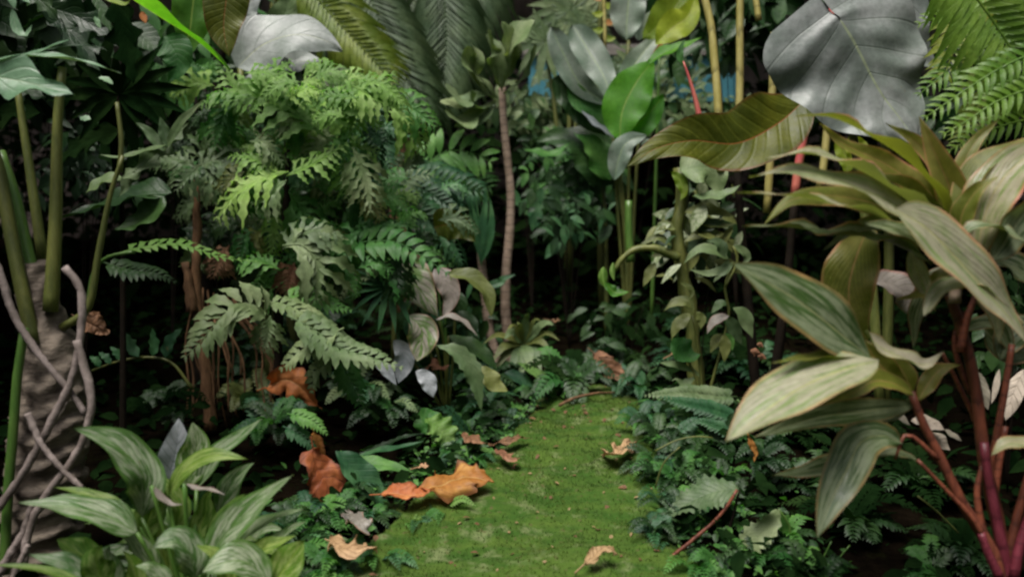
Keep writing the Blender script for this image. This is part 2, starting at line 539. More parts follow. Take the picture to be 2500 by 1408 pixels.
# ------------------------------------------------------------------ the setting
def simple_mat(name, cols, scale, rough=.9, bump=.6, detail=6, stretch=(1, 1, 1), rot=0, spec=.2, dist=.02, extra=None):
    t = NT(name)
    tc = t.n('ShaderNodeTexCoord')
    mp = t.n('ShaderNodeMapping')
    t.put(mp.inputs['Vector'], tc.outputs['Object'])
    mp.inputs['Scale'].default_value = stretch
    mp.inputs['Rotation'].default_value = (0, 0, rot)
    n1 = t.noise(mp.outputs[0], scale, detail, .6)
    n2 = t.noise(tc.outputs['Object'], scale * 9, 4, .6)
    n3 = t.noise(tc.outputs['Object'], scale * 2.3, 5, .65)
    col = t.mix(t.step(n1, .36, .64), cols[0], cols[1])
    if len(cols) > 2:
        col = t.mix(t.step(n3, .52, .66), col, cols[2])
    if len(cols) > 3:
        col = t.mix(t.step(n2, .6, .7), col, cols[3])
    col = t.mix(1.0, col, t.xyz(*[t.math('MULTIPLY_ADD', n2, .9, .55)] * 3), 'MULTIPLY')
    b = t.n('ShaderNodeBump')
    b.inputs['Strength'].default_value = bump
    b.inputs['Distance'].default_value = dist
    t.put(b.inputs['Height'], t.math('ADD', n3, t.math('MULTIPLY', n2, .6)))
    p = t.n('ShaderNodeBsdfPrincipled')
    t.put(p.inputs['Base Color'], col)
    p.inputs['Roughness'].default_value = rough
    p.inputs['Specular IOR Level'].default_value = spec
    t.put(p.inputs['Normal'], b.outputs[0])
    return t.out(p.outputs[0])

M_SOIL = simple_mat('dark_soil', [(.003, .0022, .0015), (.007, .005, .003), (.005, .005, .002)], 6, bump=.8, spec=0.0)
M_MOSS = simple_mat('moss', [(.027, .07, .007), (.056, .1, .013), (.115, .145, .055), (.06, .06, .02)], 5, stretch=(1, 3.2, 1), rot=-.45, bump=.9, dist=.012)
M_MOSSB = leafmat('moss_tuft', (.05, .1, .012), (.1, .15, .02), tr=.2, rough=.7, hv=.0)
M_WALL = simple_mat('stucco', [(.2, .155, .125), (.3, .235, .2), (.14, .12, .09)], 2.2, bump=.7, dist=.03)

def sheet(x0, x1, y0, y1, nx, ny, hf):
    m = MB()
    for j in range(ny + 1):
        for i in range(nx + 1):
            x, y = x0 + (x1 - x0) * i / nx, y0 + (y1 - y0) * j / ny
            m.v.append(V((x, y, hf(x, y))))
            m.uv.append((i / nx, j / ny))
    for j in range(ny):
        for i in range(nx):
            q = j * (nx + 1) + i
            m.f.append((q, q + 1, q + nx + 2, q + nx + 1))
    return m

setting('ground', sheet(-30, 30, -20, 40, 80, 80, lambda x, y: 0.0 if abs(x) < 6 and 0 < y < 9 else .1 * noise.noise(V((x * .3, y * .3, 0))) - .05), M_SOIL)

EDGE = [(0.2, -.55, .5), (1.0, -.5, .46), (1.8, -.38, .41), (2.05, -.33, .4), (2.31, -.14, .40), (2.6, .0, .44), (2.91, .08, .46), (3.3, .13, .50), (3.7, .2, .62), (4.2, .35, .8)]

def edges(y):
    for a, b in zip(EDGE, EDGE[1:]):
        if a[0] <= y <= b[0]:
            t = (y - a[0]) / (b[0] - a[0])
            return a[1] + (b[1] - a[1]) * t, a[2] + (b[2] - a[2]) * t
    return EDGE[-1][1:]

def sstep(a, b, x):
    t = max(0, min(1, (x - a) / (b - a)))
    return t * t * (3 - 2 * t)

def path_h(x, y):
    l, r = edges(y)
    n = noise.noise(V((x * 7, y * 7, 1))) * .1 + noise.noise(V((x * 19, y * 19, 4))) * .04
    k = sstep(-.05, .06, x - l + n) * sstep(-.05, .06, r - x + n)
    rel = noise.noise(V((x * 3 + y * 1.4, y * 2.2 - x, 2))) * .022 + noise.noise(V((x * 14, y * 14, 8))) * .011 + noise.noise(V((x * 38, y * 38, 3))) * .005
    # low treads crossing the path at a slant
    s = (y - .45 * x) * 2.1
    rel += .014 * sstep(.0, .25, s % 1) - .014 * sstep(.75, 1, s % 1)
    k *= sstep(3.35, 2.95, y + n)
    return -.03 + k * (.055 + rel)

setting('path', sheet(-.8, 1.0, .3, 4.2, 150, 320, path_h), M_MOSS)

m = MB()
for _ in range(40000):
    y = random.uniform(1.5, 3.6)
    l, r = edges(y)
    x = random.uniform(l - .06, r + .06)
    z = path_h(x, y)
    if z < 0 or noise.noise(V((x * 6, y * 6, 9))) < random.uniform(-.5, .35):
        continue
    a, h = random.uniform(0, 6.28), random.uniform(.003, .009)
    w = random.uniform(.001, .0022)
    q = len(m.v)
    m.v += [V((x - w * math.cos(a), y - w * math.sin(a), z - .001)), V((x + w * math.cos(a), y + w * math.sin(a), z - .001)), V((x + random.uniform(-.005, .005), y + random.uniform(-.005, .005), z + h))]
    m.uv += [(.3, 0), (.7, 0), (.5, 1)]
    m.f.append((q, q + 1, q + 2))
setting('moss', m, M_MOSSB, 'stuff')

wl = MB()
g = sheet(-9, 9, 0, 4.6, 120, 40, lambda x, y: 0)
for p in g.v:
    p.x, p.y, p.z = p.x, 7.4 + .18 * noise.noise(V((p.x * 1.3, p.y * 1.7, 0))) + .05 * noise.noise(V((p.x * 5, p.y * 5, 3))), p.y
single('garden_wall', g, M_WALL, 'rough pinkish tan garden wall closing off the clearing behind all the plants', 'wall')

def leaf_cloud(n, pos, size, mat_name, name, tilt=.9, seedkind=('lance', 'ellip', 'ovate')):
    m = MB()
    for _ in range(n):
        p = pos()
        if p is None:
            continue
        s = random.uniform(*size)
        a = random.uniform(0, 2 * PI)
        d = V((math.cos(a), math.sin(a), random.uniform(-.9, .35))).normalized()
        nn = V((random.uniform(-tilt, tilt), random.uniform(-tilt, tilt) - .3, 1)).normalized()
        blade(m, [p, p + d * s * .5 + V((0, 0, .06 * s)), p + d * s], s * random.uniform(.18, .34), random.choice(seedkind), nv=4, nu=1, N0=nn, wav=(.05, 1), fold=.25)
    return setting(name, m, G[mat_name], 'stuff')

def back_pos():
    x = random.uniform(-4.2, 4.2)
    y = random.uniform(4.6, 6.9)
    top = 1.05 + .35 * noise.noise(V((x * 1.1, y, 0))) + .12 * (y - 4.6)
    return V((x, y, top * random.random() ** .75))
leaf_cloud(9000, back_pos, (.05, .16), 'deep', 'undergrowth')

def low_pos():
    y = random.uniform(1.3, 4.8)
    x = random.uniform(-2.2, 2.4)
    l, r = edges(min(y, 4.19))
    if y < 3.7 and l - .03 < x < r + .03:
        return None
    if x > .7 and y < 2.7 and random.random() < .35:
        return None
    return V((x, y, random.random() ** 2 * .16))
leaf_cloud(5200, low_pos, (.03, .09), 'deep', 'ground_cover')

def bank_pos():
    y = random.uniform(1.4, 2.95)
    l, r = edges(y)
    k = abs(random.gauss(0, .16)) - .02
    x = l - k if random.random() < .55 else r + k
    return V((x, y, .01 + random.random() * .05))
leaf_cloud(1300, bank_pos, (.01, .032), 'shrub', 'ground_cover')
leaf_cloud(800, bank_pos, (.01, .03), 'green', 'ground_cover')

def litter_pos():
    y = random.uniform(1.5, 3.2)
    l, r = edges(y)
    x = random.uniform(l - .1, r + .1)
    return V((x, y, max(.004, path_h(x, y) + .004)))
leaf_cloud(110, litter_pos, (.008, .028), 'brown', 'leaf_litter', tilt=.3)
leaf_cloud(60, litter_pos, (.006, .018), 'tan', 'leaf_litter', tilt=.3)

# unseen foliage added beside and behind the viewpoint to block low light
def ring_pos():
    if random.random() < .42:  # unseen boughs added overhead and at the sides to shade the far half
        if random.random() < .35:
            x = random.choice([random.uniform(1.4, 3.2), random.uniform(-3.4, -1.9)])
            y = random.uniform(.9, 4.4)
            return V((x, y, random.uniform(1.25 + .14 * y + .55, 2.9)))
        return V((random.uniform(-5, 5), random.uniform(4.7, 8), random.uniform(2.7, 3.5)))
    a = random.uniform(0, 2 * PI)
    r = random.uniform(1, 1.35)
    x, y = 3.6 * r * math.cos(a), 1.9 + 4.4 * r * math.sin(a)
    if y > 4.2 and abs(x) < 3.4:
        return None
    if y > 0 and abs(x) < .75 * y + .6:
        return None
    return V((x, y, 3.4 * random.random()))
leaf_cloud(9000, ring_pos, (.3, .6), 'deep', 'added_shade_foliage')

# ------------------------------------------------------------------ plant helpers working in photograph lines of sight, at true distances
PX = lambda w, d: w * d / FOC

def plant(name, label, cat, px, py, d, group=None):
    p = at(px, py, d)
    return thing(name, label, cat, V((p.x, p.y, 0)), group)

def L(root, pts, d, hw, mat, kind='lance', d2=None, name='leaf', **k):
    P = lift3(pts, d, d2)
    dm = d if d2 is None else (d + d2) / 2
    m = MB()
    blade(m, P, PX(hw, dm), kind, **k)
    return part(name, m, G[mat], root)

def S(root, pts, d, r0, r1=None, mat='pet', d2=None, name='stem', **k):
    m = MB()
    dm = d if d2 is None else (d + d2) / 2
    tube(m, lift3(pts, d, d2), PX(r0, dm), PX(r0 if r1 is None else r1, dm), **k)
    return part(name, m, G[mat], root)

def F(root, pts, d, ln, n, mat, d2=None, name='frond', **k):
    m = MB()
    dm = d if d2 is None else (d + d2) / 2
    frond(m, lift3(pts, d, d2), PX(ln, dm), n, **k)
    return part(name, m, G[mat], root)

# ------------------------------------------------------------------ right: ti plant (cordyline) in the foreground
D = 1.62
t = plant('ti_plant', 'large ti plant with pink-edged pale leaves and red stems at the right edge', 'plant', 2455, 1408, D)
S(t, '2225,955 2245,1015 2292,1110 2350,1230 2402,1310 2440,1408 2460,1660', D, 9.5, 19, 'redstem', bumps=.15)
S(t, '2318,720 2345,800 2375,910 2395,1060 2408,1150 2440,1300 2462,1408 2470,1660', D + .05, 12.1, 20.8, 'redstem', bumps=.15)
S(t, '2402,1080 2410,1150 2436,1280 2455,1400 2464,1660', D + .02, 10.3, 17.3, 'magenta')
S(t, '2520,1130 2492,1230 2474,1300 2462,1400 2468,1660', D + .04, 9.5, 15.6, 'redstem')
S(t, '2470,840 2455,940 2430,1080 2415,1160', D + .1, 7.8, 9.5, 'redstem')
S(t, '2240,1122 2300,1185 2372,1262 2400,1310', D - .02, 4.3, 7, 'redstem', name='petiole')
S(t, '2185,1120 2215,1060 2290,1120', D - .02, 3.5, 7, 'redstem', name='petiole')
S(t, '2390,700 2360,780 2345,860', D + .04, 6, 12.1, 'redstem', name='petiole')
S(t, '2340,560 2335,640 2330,740', D + .03, 14, 15, 'cane')
S(t, '2440,1420 2418,1330 2398,1290 2385,1200 2400,1130', D + .03, 13, 6, 'redstem')
S(t, '2475,1408 2490,1330 2520,1240 2560,1150', D + .01, 14, 8, 'magenta')
S(t, '2455,1040 2440,1120 2430,1180 2420,1250', D + .08, 7, 12, 'redstem')
S(t, '2350,760 2330,830 2345,900 2372,960', D + .06, 5, 9, 'redstem', name='petiole')
S(t, '2300,860 2330,920 2365,990 2395,1060', D + .07, 4, 8, 'redstem', name='petiole')
S(t, '2440,1408 2410,1345 2395,1300', D - .02, 12, 9, 'magenta')
# upper rosette
L(t, '2325,600 2292,480 2215,392 2125,330 2030,285 1942,284', D + .04, 40, 'cordo', d2=D - .08, up=.75, fold=.45, wav=(.28, 3.2), roll=8)
L(t, '2330,590 2250,470 2170,405 2060,350 2000,300', D + .07, 34, 'cordo', d2=D + .02, up=.3, wav=(.3, 3))
L(t, '2325,610 2230,500 2110,420 1990,378 1872,386', D + .02, 40, 'cordp', d2=D - .12, up=.8, fold=.5, wav=(.32, 3.5))
L(t, '2300,600 2200,510 2080,455 1950,420 1828,432', D, 48, 'cordp', d2=D - .12, up=.55, fold=.3, wav=(.25, 2.6))
L(t, '2290,620 2160,535 2040,500 1920,478 1798,470', D - .02, 26, 'cordp', d2=D - .16, up=.9, fold=.5, wav=(.35, 3.4))
L(t, '2260,560 2160,505 2040,478 1930,490 1862,552', D + .06, 36, 'cordo', d2=D - .02, up=.4, fold=.2, curl=.2)
L(t, '2280,640 2150,585 2040,575 1930,555 1812,552', D + .02, 34, 'cordd', d2=D - .1, up=.7, fold=.55, wav=(.4, 3.6))
L(t, '2180,512 2262,560 2345,640 2420,720 2470,780 2515,850', D - .1, 74, 'cordp', d2=D - .04, up=.5, kind='ovate', fold=.25, wav=(.12, 2))
L(t, '2255,770 2290,715 2350,690 2420,715 2500,790', D - .06, 44, 'cordp', d2=D - .03, up=.85, kind='ellip', fold=.5, curl=.3)
L(t, '2342,590 2322,470 2285,380 2243,283', D + .05, 42, 'cordo', up=.2, d2=D + .02, fold=.45, wav=(.1, 2))
L(t, '2340,590 2362,470 2420,395 2520,345 2600,340', D + .02, 44, 'cordo', up=.75, fold=.5, wav=(.15, 2))
L(t, '2385,640 2402,540 2440,450 2510,380 2580,350', D - .02, 66, 'cord', up=.15, roll=-20, kind='ellip', fold=.3)
L(t, '2420,640 2470,560 2520,500 2580,470', D - .05, 52, 'cordd', up=-.1, roll=35, fold=.3)
L(t, '2130,540 2100,600 2072,700 2085,780 2122,835', D + .1, 66, 'cordo', up=.1, kind='ellip', fold=.15, roll=10)
L(t, '2225,600 2235,650 2265,720 2285,760', D + .05, 24, 'cordp', up=.2, kind='lance')
L(t, '2300,640 2265,600 2190,560 2110,545', D - .04, 36, 'cordd', d2=D - .1, up=.9, roll=-40)
L(t, '2130,690 2170,690 2210,720 2220,770', D + .16, 44, 'mauve', up=.5, kind='ellip')
# middle leaves
L(t, '2128,872 2060,820 1960,745 1870,690 1784,642', D - .06, 80, 'cordd', d2=D - .16, up=.45, kind='ellip', fold=.18, wav=(.1, 2), roll=-6)
L(t, '2145,880 2060,905 1960,945 1870,1000 1772,1076', D - .1, 86, 'cordp', d2=D - .2, up=.65, kind='ellip', fold=.22, wav=(.08, 2))
L(t, '2120,885 2050,868 1970,875 1882,886', D - .08, 22, 'cordo', d2=D - .14, up=.8, fold=.4)
L(t, '2232,965 2180,935 2130,930 2090,955 2010,985', D - .02, 30, 'cordo', d2=D - .06, up=.4, fold=.4)
L(t, '2245,985 2140,1000 2010,1015 1920,1040 1838,1068', D + .02, 36, 'cordd', d2=D - .05, up=-.3, fold=.4, roll=20)
L(t, '2110,808 2150,850 2215,880 2260,890 2305,858', D - .02, 34, 'cordp', up=.7, fold=.4, wav=(.25, 2))
L(t, '2110,830 2140,880 2190,930 2232,968', D + .03, 34, 'cordo', up=.1, fold=.3)
# low dark leaves
L(t, '2205,1082 2150,1062 2100,1080 2070,1140 2030,1220 1995,1312', D - .02, 54, 'cordd', d2=D - .12, up=.25, kind='ellip', fold=.25)
L(t, '2120,1100 2060,1125 1980,1150 1884,1160', D + .03, 32, 'cordd', d2=D - .02, up=.5, fold=.3)
L(t, '2242,1124 2190,1108 2140,1110 2105,1125', D, 20, 'cordd', up=.7, fold=.4)
L(t, '2420,1110 2460,1082 2520,1085 2590,1110', D - .03, 24, 'cord', up=.7)
L(t, '2440,880 2470,820 2520,790 2580,780', D + .12, 40, 'cordd', up=.4)
L(t, '2400,800 2450,850 2500,860 2570,850', D + .14, 36, 'cordd', up=.3)

for pts, a0, a1, hw, mt, up in [
        ('2335,600 2290,520 2220,460 2120,430 2030,440', .05, 0, 30, 'cordo', .5), ('2330,610 2260,560 2180,545 2090,560 2010,610', .03, -.03, 30, 'cordd', .5),
        ('2330,590 2300,430 2240,350 2160,300', .1, .08, 30, 'cordo', .3), ('2340,600 2350,520 2390,460 2440,430', .0, -.04, 30, 'cordo', .4),
        ('2335,610 2380,560 2440,560 2520,600', -.04, -.08, 34, 'cordd', .7), ('2330,620 2310,680 2260,720 2190,730', .06, .04, 34, 'cordo', .5),
        ('2340,640 2390,690 2430,760 2440,840', .06, .05, 34, 'cord', .3), ('2330,640 2280,680 2240,760 2230,850', .1, .1, 28, 'cordd', .3),
        ('2400,640 2450,640 2500,670 2560,740', .08, .06, 36, 'cordd', .5), ('2235,970 2180,1010 2090,1035 1990,1032', .04, .02, 28, 'cordd', .5),
        ('2240,980 2270,930 2300,900 2350,890', .05, .05, 24, 'cordo', .5), ('2340,600 2350,420 2380,350 2440,290', .12, .12, 30, 'cordo', .3),
        ('2232,965 2200,900 2150,860 2090,850', .05, .04, 30, 'cordo', .5), ('2470,860 2440,800 2390,790 2330,820', .12, .1, 26, 'cordd', .5)]:
    L(t, pts, D + a0, hw, mt, d2=D + a1, up=up, fold=.35, wav=(.2, 2.8), roll=random.uniform(-15, 15))

# dry cream husks lying behind its stems
for i, (pts, hw, lab) in enumerate([
        ('2150,1000 2190,1010 2222,1038', 13, 'cream dry husk, leftmost of those behind the red stems of the ti plant'),
        ('2225,1025 2270,1030 2306,1048', 22, 'broad cream dry husk crossed by the leaning red stem'),
        ('2262,1062 2290,1070 2320,1098', 20, 'cream dry husk just below the broad one behind the leaning stem'),
        ('2305,1048 2330,1062 2348,1076', 9, 'short slim cream husk right of the leaning red stem'),
        ('2385,905 2400,950 2412,1000', 16, 'upright cream dry husk between the two tall red stems'),
        ('2500,900 2475,960 2455,1026', 24, 'long cream dry husk hanging at the right border'),
        ('2440,900 2428,960 2420,985', 8, 'narrow cream dry husk beside the upright one')]):
    m = MB()
    blade(m, lift3(pts, 1.92 + .015 * i), PX(hw, 1.9), 'ellip', up=.5, wav=(.2, 2), nv=10, nu=2, curl=.3)
    single('dry_husk', m, G['cream'], lab, 'dry leaf', 'cream husks behind the ti plant')

# ------------------------------------------------------------------ bottom left: aglaonema clump
D = 1.72
a = plant('silver_evergreen', 'clump of silver and green pointed leaves at the foot of the scarred trunk', 'plant', 470, 1540, D)
AG = [
    ('346,1262 352,1170 300,1100 240,1065 180,1045', 0, -.08, 50, 'aglao', .5, 'ellip'),
    ('402,1215 418,1150 432,1090 437,1020', .1, .08, 36, 'blue', .1, 'ellip'),
    ('452,1190 470,1130 480,1080 470,1030', .08, .06, 36, 'aglao', .1, 'ellip'),
    ('480,1190 520,1118 580,1070 642,1020', .08, .05, 26, 'aglao', .5, 'lance'),
    ('410,1210 450,1150 520,1112 604,1120', .02, -.02, 26, 'aglag', .6, 'lance'),
    ('530,1260 560,1190 590,1150 622,1128', .06, .04, 26, 'aglao', .3, 'lance'),
    ('490,1400 545,1310 620,1235 716,1158', -.02, -.06, 42, 'aglao', .45, 'lance'),
    ('500,1360 540,1270 580,1220 600,1205', .02, .0, 22, 'aglag', .6, 'lance'),
    ('560,1350 620,1290 680,1260 738,1242', 0, -.04, 24, 'aglao', .7, 'lance'),
    ('620,1370 670,1320 720,1285 748,1272', -.02, -.04, 18, 'aglao', .7, 'lance'),
    ('335,1300 270,1265 180,1238 46,1226', -.06, -.1, 48, 'aglao', .7, 'ovate'),
    ('330,1260 260,1225 190,1200 130,1188', .02, 0, 20, 'aglag', .7, 'lance'),
    ('370,1185 395,1215 420,1230 444,1230', -.06, -.06, 10, 'mauve', .9, 'lance'),
    ('450,1180 480,1192 520,1196 548,1206', -.04, -.04, 12, 'mauve', .9, 'lance'),
    ('352,1320 362,1270 385,1215 400,1180', .02, .02, 34, 'aglag', 0, 'ellip'),
    ('478,1410 462,1350 425,1318 374,1334', -.06, -.1, 42, 'aglao', .55, 'ellip'),
    ('250,1440 240,1390 236,1360 248,1330', -.08, -.1, 36, 'aglag', .4, 'ellip'),
    ('285,1440 270,1380 262,1350 270,1330', -.06, -.06, 26, 'aglao', .4, 'lance'),
    ('260,1400 210,1360 170,1335 140,1315', -.02, -.04, 38, 'aglag', .6, 'ellip'),
    ('230,1420 160,1375 110,1362 70,1352', -.08, -.1, 26, 'aglao', .8, 'lance'),
    ('250,1450 160,1410 80,1385 -20,1378', -.12, -.16, 16, 'aglag', .9, 'lance'),
    ('660,1425 610,1375 560,1368 494,1396', -.1, -.14, 44, 'aglao', .65, 'ellip'),
    ('590,1400 640,1340 690,1320 724,1306', -.04, -.06, 22, 'aglag', .6, 'lance'),
    ('650,1440 690,1395 720,1350 742,1318', -.08, -.08, 42, 'aglag', .4, 'ellip'),
    ('390,1420 350,1350 320,1310 270,1290', -.02, -.04, 30, 'aglao', .6, 'lance'),
    ('420,1420 400,1350 390,1300 350,1255', .04, .03, 30, 'aglag', .3, 'lance'),
    ('470,1330 500,1260 505,1215 520,1190', .06, .06, 26, 'aglag', .3, 'lance'),
    ('430,1300 440,1240 420,1200 380,1150', .06, .06, 24, 'aglag', .4, 'lance'),
    ('340,1450 330,1390 315,1360 300,1345', -.06, -.08, 24, 'aglag', .5, 'lance'),
    ('560,1440 550,1390 520,1350 480,1330', -.06, -.08, 26, 'aglag', .6, 'lance'),
    ('420,1440 380,1400 360,1385 330,1380', -.1, -.12, 26, 'aglao', .6, 'lance'),
]
for i in range(34):
    an = random.uniform(-3.3, .3)
    ln = random.uniform(110, 210)
    bx, by = 460 + random.uniform(-100, 130), 1360 + random.uniform(-40, 60)
    AG.append(('%g,%g %g,%g %g,%g %g,%g' % (bx, by, bx + .4 * ln * math.cos(an), by + .5 * ln * math.sin(an) - 12, bx + .75 * ln * math.cos(an), by + .7 * ln * math.sin(an) - 8, bx + 1.05 * ln * math.cos(an), by + .8 * ln * math.sin(an) + 12),
               .1, .08, random.uniform(17, 29), random.choice(['aglag', 'aglao']), random.uniform(.3, .8), 'lance'))
for pts, a0, a1, hw, mt, up, kd in AG:
    L(a, pts, D + a0, hw * 1.14, mt, kd, d2=D + a1, up=up, fold=.22, wav=(.1, 2.2), roll=random.uniform(-12, 12))
    b = parse(pts)[0]
    S(a, '%g,%g %g,%g 470,1540' % (b[0], b[1], (b[0] + 470) / 2, b[1] * .5 + 770), D + a0, 5, 6, 'petg', d2=D, name='petiole', sides=5)

# ------------------------------------------------------------------ left: tree philodendron with scarred trunk and aerial roots
D = 1.95
p = plant('tree_philodendron', 'tree philodendron with scarred grey trunk and twining roots at the left edge', 'plant', 100, 1300, D)
m = MB()
P = lift3('60,1560 105,1250 120,1050 128,880 100,760 82,640', D)
M = spline(P, 150)
ns = 30
for i, c in enumerate(M):
    v = i / 150
    r = PX(92 - 18 * v - 34 * sstep(.55, 1, v), D)
    for k in range(ns):
        an = 2 * PI * k / ns
        # overlapping leaf scars: ridges that climb round the stem
        sc = (v * 15 + .35 * math.sin(an + v * 5) + .25 * math.sin(3 * an)) % 1
        bulge = .9 + .3 * sc ** 1.3 * (1 if sc < .86 else (1 - sc) * 7) + .09 * noise.noise(V((math.cos(an) * 5, math.sin(an) * 5, v * 40))) + .05 * noise.noise(V((math.cos(an) * 2, math.sin(an) * 2, v * 14)))
        m.v.append(c + V((math.cos(an), math.sin(an), 0)) * (r * bulge))
        m.uv.append((k / ns, v))
for i in range(150):
    for k in range(ns):
        q, w = i * ns + k, i * ns + (k + 1) % ns
        m.f.append((q, w, w + ns, q + ns))
m.f.append(tuple(150 * ns + k for k in range(ns)))
part('trunk', m, G['bark'], p)
for pts, r0, r1, dd in [
        ('-40,600 0,668 32,765 100,872 172,955 208,1010', 12, 9, -.12),
        ('158,652 196,705 200,785 186,885 165,950 108,1062 58,1152 -10,1250', 11, 12, -.13),
        ('188,830 222,960 216,1030 190,1100 150,1160 112,1212 72,1290 55,1420 50,1500', 11, 12, -.15),
        ('68,1008 100,1082 150,1142 200,1190', 10, 8, -.16),
        ('110,1060 160,985 175,920', 7, 7, -.1),
        ('-10,1410 30,1345 60,1290 78,1230', 13, 9, -.15),
        ('20,1440 40,1390 70,1330', 9, 9, -.17)]:
    S(p, pts, D + dd, r0 * .85, r1 * .8, 'root', name='aerial_root', bumps=.45, sides=9, n=40)
for pts, r0, r1, mt, dd in [
        ('-30,330 0,430 24,560 50,690 82,840', 15, 19, 'pet', -.05),
        ('152,165 140,300 136,500 130,640 122,760', 10, 19, 'pet', -.04),
        ('300,380 268,480 240,620 214,752 150,800', 5, 11, 'pet', -.02),
        ('0,370 36,480 72,640 95,700', 12, 17, 'petg', .0),
        ('285,250 296,340 292,420', 5, 7, 'pet', .05),
        ('40,200 70,400 105,640', 8, 14, 'pet', .08)]:
    S(p, pts, D + dd, r0, r1, mt, name='petiole')
S(p, '60,800 42,920 32,1050 18,1220 10,1400', D - .1, 11, 13, 'petg', name='petiole')
L(p, '-160,180 -40,185 50,196 120,215 182,232', D - .15, 80, 'jade', 'ovate', up=.35, lob=(2.6, .55, .5), wav=(.1, 2), nu=6)
L(p, '-40,160 30,140 110,138 200,150 296,180', D - .05, 26, 'jade', 'lance', up=.8, lob=(3, .6, .6), nu=6, fold=.3)
L(p, '20,142 90,128 140,108 195,88', D - .02, 10, 'jade', 'strap', up=.7)
L(p, '60,132 180,112 240,116 268,128', D, 9, 'dark', 'strap', up=.8)
L(p, '292,440 330,420 400,360 460,300', D + .15, 40, 'greygreen', 'lance', up=.4, lob=(4.5, .85, .5), nu=6, d2=D + .25)
L(p, '400,370 440,300 470,270 500,240', D + .2, 12, 'greygreen', 'lance', up=.4)
L(p, '420,350 330,376 290,384 245,378', D + .18, 14, 'greygreen', 'lance', up=.7)
L(p, '400,370 370,330 350,310 330,300', D + .2, 14, 'greygreen', 'lance', up=.3)
L(p, '410,360 402,325 395,300 390,285', D + .2, 16, 'greygreen', 'lance', up=.2)
L(p, '330,420 310,440 305,460 290,480', D + .18, 14, 'greygreen', 'lance', up=.4)
L(p, '210,470 260,440 300,440 330,430', D + .2, 30, 'greygreen', 'lance', up=.7)
# glossy dark heart leaf behind the thin petiole
L(p, '420,470 330,480 250,505 150,530', D + .45, 62, 'dark', 'ovate', up=.75, fold=.3)
L(p, '400,480 370,520 320,550 280,560', D + .42, 46, 'dark', 'ovate', up=.6, fold=.3)
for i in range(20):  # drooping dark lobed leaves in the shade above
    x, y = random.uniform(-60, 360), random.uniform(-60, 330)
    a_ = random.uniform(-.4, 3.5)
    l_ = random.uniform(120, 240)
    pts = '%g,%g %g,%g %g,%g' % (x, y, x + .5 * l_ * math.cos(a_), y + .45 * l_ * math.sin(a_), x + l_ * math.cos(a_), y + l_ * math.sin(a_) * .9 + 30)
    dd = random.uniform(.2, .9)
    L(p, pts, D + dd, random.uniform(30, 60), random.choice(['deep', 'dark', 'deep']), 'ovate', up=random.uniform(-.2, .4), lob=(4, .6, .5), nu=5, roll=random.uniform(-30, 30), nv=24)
for pts, hw in [('30,20 40,70 62,88 78,60', 12), ('20,-20 30,5 36,22', 10), ('50,-10 62,0 72,8', 9), ('240,190 258,194 276,206', 10), ('230,40 238,55 240,68', 7),
                ('196,285 208,290 222,292', 13), ('232,50 240,60 245,70', 6), ('60,260 55,272 45,280', 6)]:
    L(p, pts, D + .1, hw, 'jade', 'ellip', up=.6, nv=8, nu=2)

# thin red-tipped fan palm in the dark behind
f = plant('fan_palm', 'dark green fan palm leaf spreading in the shade of the upper left', 'plant', 290, 700, 2.45)
S(f, '290,235 296,420 300,700 300,1130', 2.45, 5, 9, 'darkstem')
for k in range(17):
    an = math.radians(-200 + k * 21)
    ln = random.uniform(120, 190)
    L(f, '290,232 %g,%g %g,%g' % (290 + .55 * ln * math.cos(an), 232 + .5 * ln * math.sin(an), 290 + ln * math.cos(an), 232 + ln * math.sin(an) + 18), 2.45, 17, 'deep', 'lance', d2=2.45 + .1 * math.sin(k), up=.1, fold=.4, nv=12, nu=2, name='leaflet')

# banana leaves at the top
b = plant('banana_plant', 'bright green banana leaf slanting across the top left with hanging old leaf', 'plant', 560, 400, 2.6)
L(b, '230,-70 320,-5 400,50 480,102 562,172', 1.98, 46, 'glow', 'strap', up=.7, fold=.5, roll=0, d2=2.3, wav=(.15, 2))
L(b, '235,-60 262,-10 300,10 320,0', 1.95, 14, 'yellow', 'lance', up=.5)
L(b, '560,-90 552,0 546,70 560,140', 2.7, 56, 'olive', 'long', up=0, fold=.2)
L(b, '480,-60 470,20 462,80 440,140', 2.75, 50, 'banana', 'long', up=-.2, fold=.2)
L(b, '400,90 430,130 430,170 410,200', 2.7, 44, 'green', 'ovate', up=0)
S(b, '545,-150 540,60 520,400 480,1000', 3.3, 12, 22, 'darkstem')
m = MB()
blade(m, lift3('345,28 350,42 356,58', 2.15), PX(9, 2.15), 'ellip', nv=8, nu=2)
single('dry_leaf', m, G['orange'], 'tiny orange dry leaf caught beneath the slanting banana leaf', 'dry leaf', 'fallen leaves')

# grey broad leaves behind the lime ferns
g = plant('silver_philodendron', 'broad dull silver leaves behind the lime ferns in the upper left', 'plant', 700, 600, 3.0)
L(g, '575,165 640,110 720,88 790,100 836,126', 2.9, 88, 'silver', 'ovate', up=.55, wav=(.12, 2), fold=.12, roll=12)
L(g, '600,190 660,170 730,150 790,150', 3.02, 50, 'silver', 'ellip', up=.5, wav=(.2, 2.5))
L(g, '640,170 690,200 730,230 745,262', 3.0, 56, 'silver', 'ovate', up=.4)
L(g, '840,190 790,190 752,225 745,260', 2.95, 36, 'mauve', 'ellip', up=.5, curl=.3)
L(g, '590,120 585,60 600,20 640,-20', 3.2, 40, 'silver', 'ellip', up=.4)
L(g, '700,120 690,60 700,20 720,-30', 3.25, 44, 'greygreen', 'ovate', up=.3)
L(g, '850,200 860,230 850,255 835,268', 2.95, 26, 'mauve', 'ellip', up=.3)
S(g, '585,150 600,300 640,600 660,950', 3.05, 7, 12, 'pet')
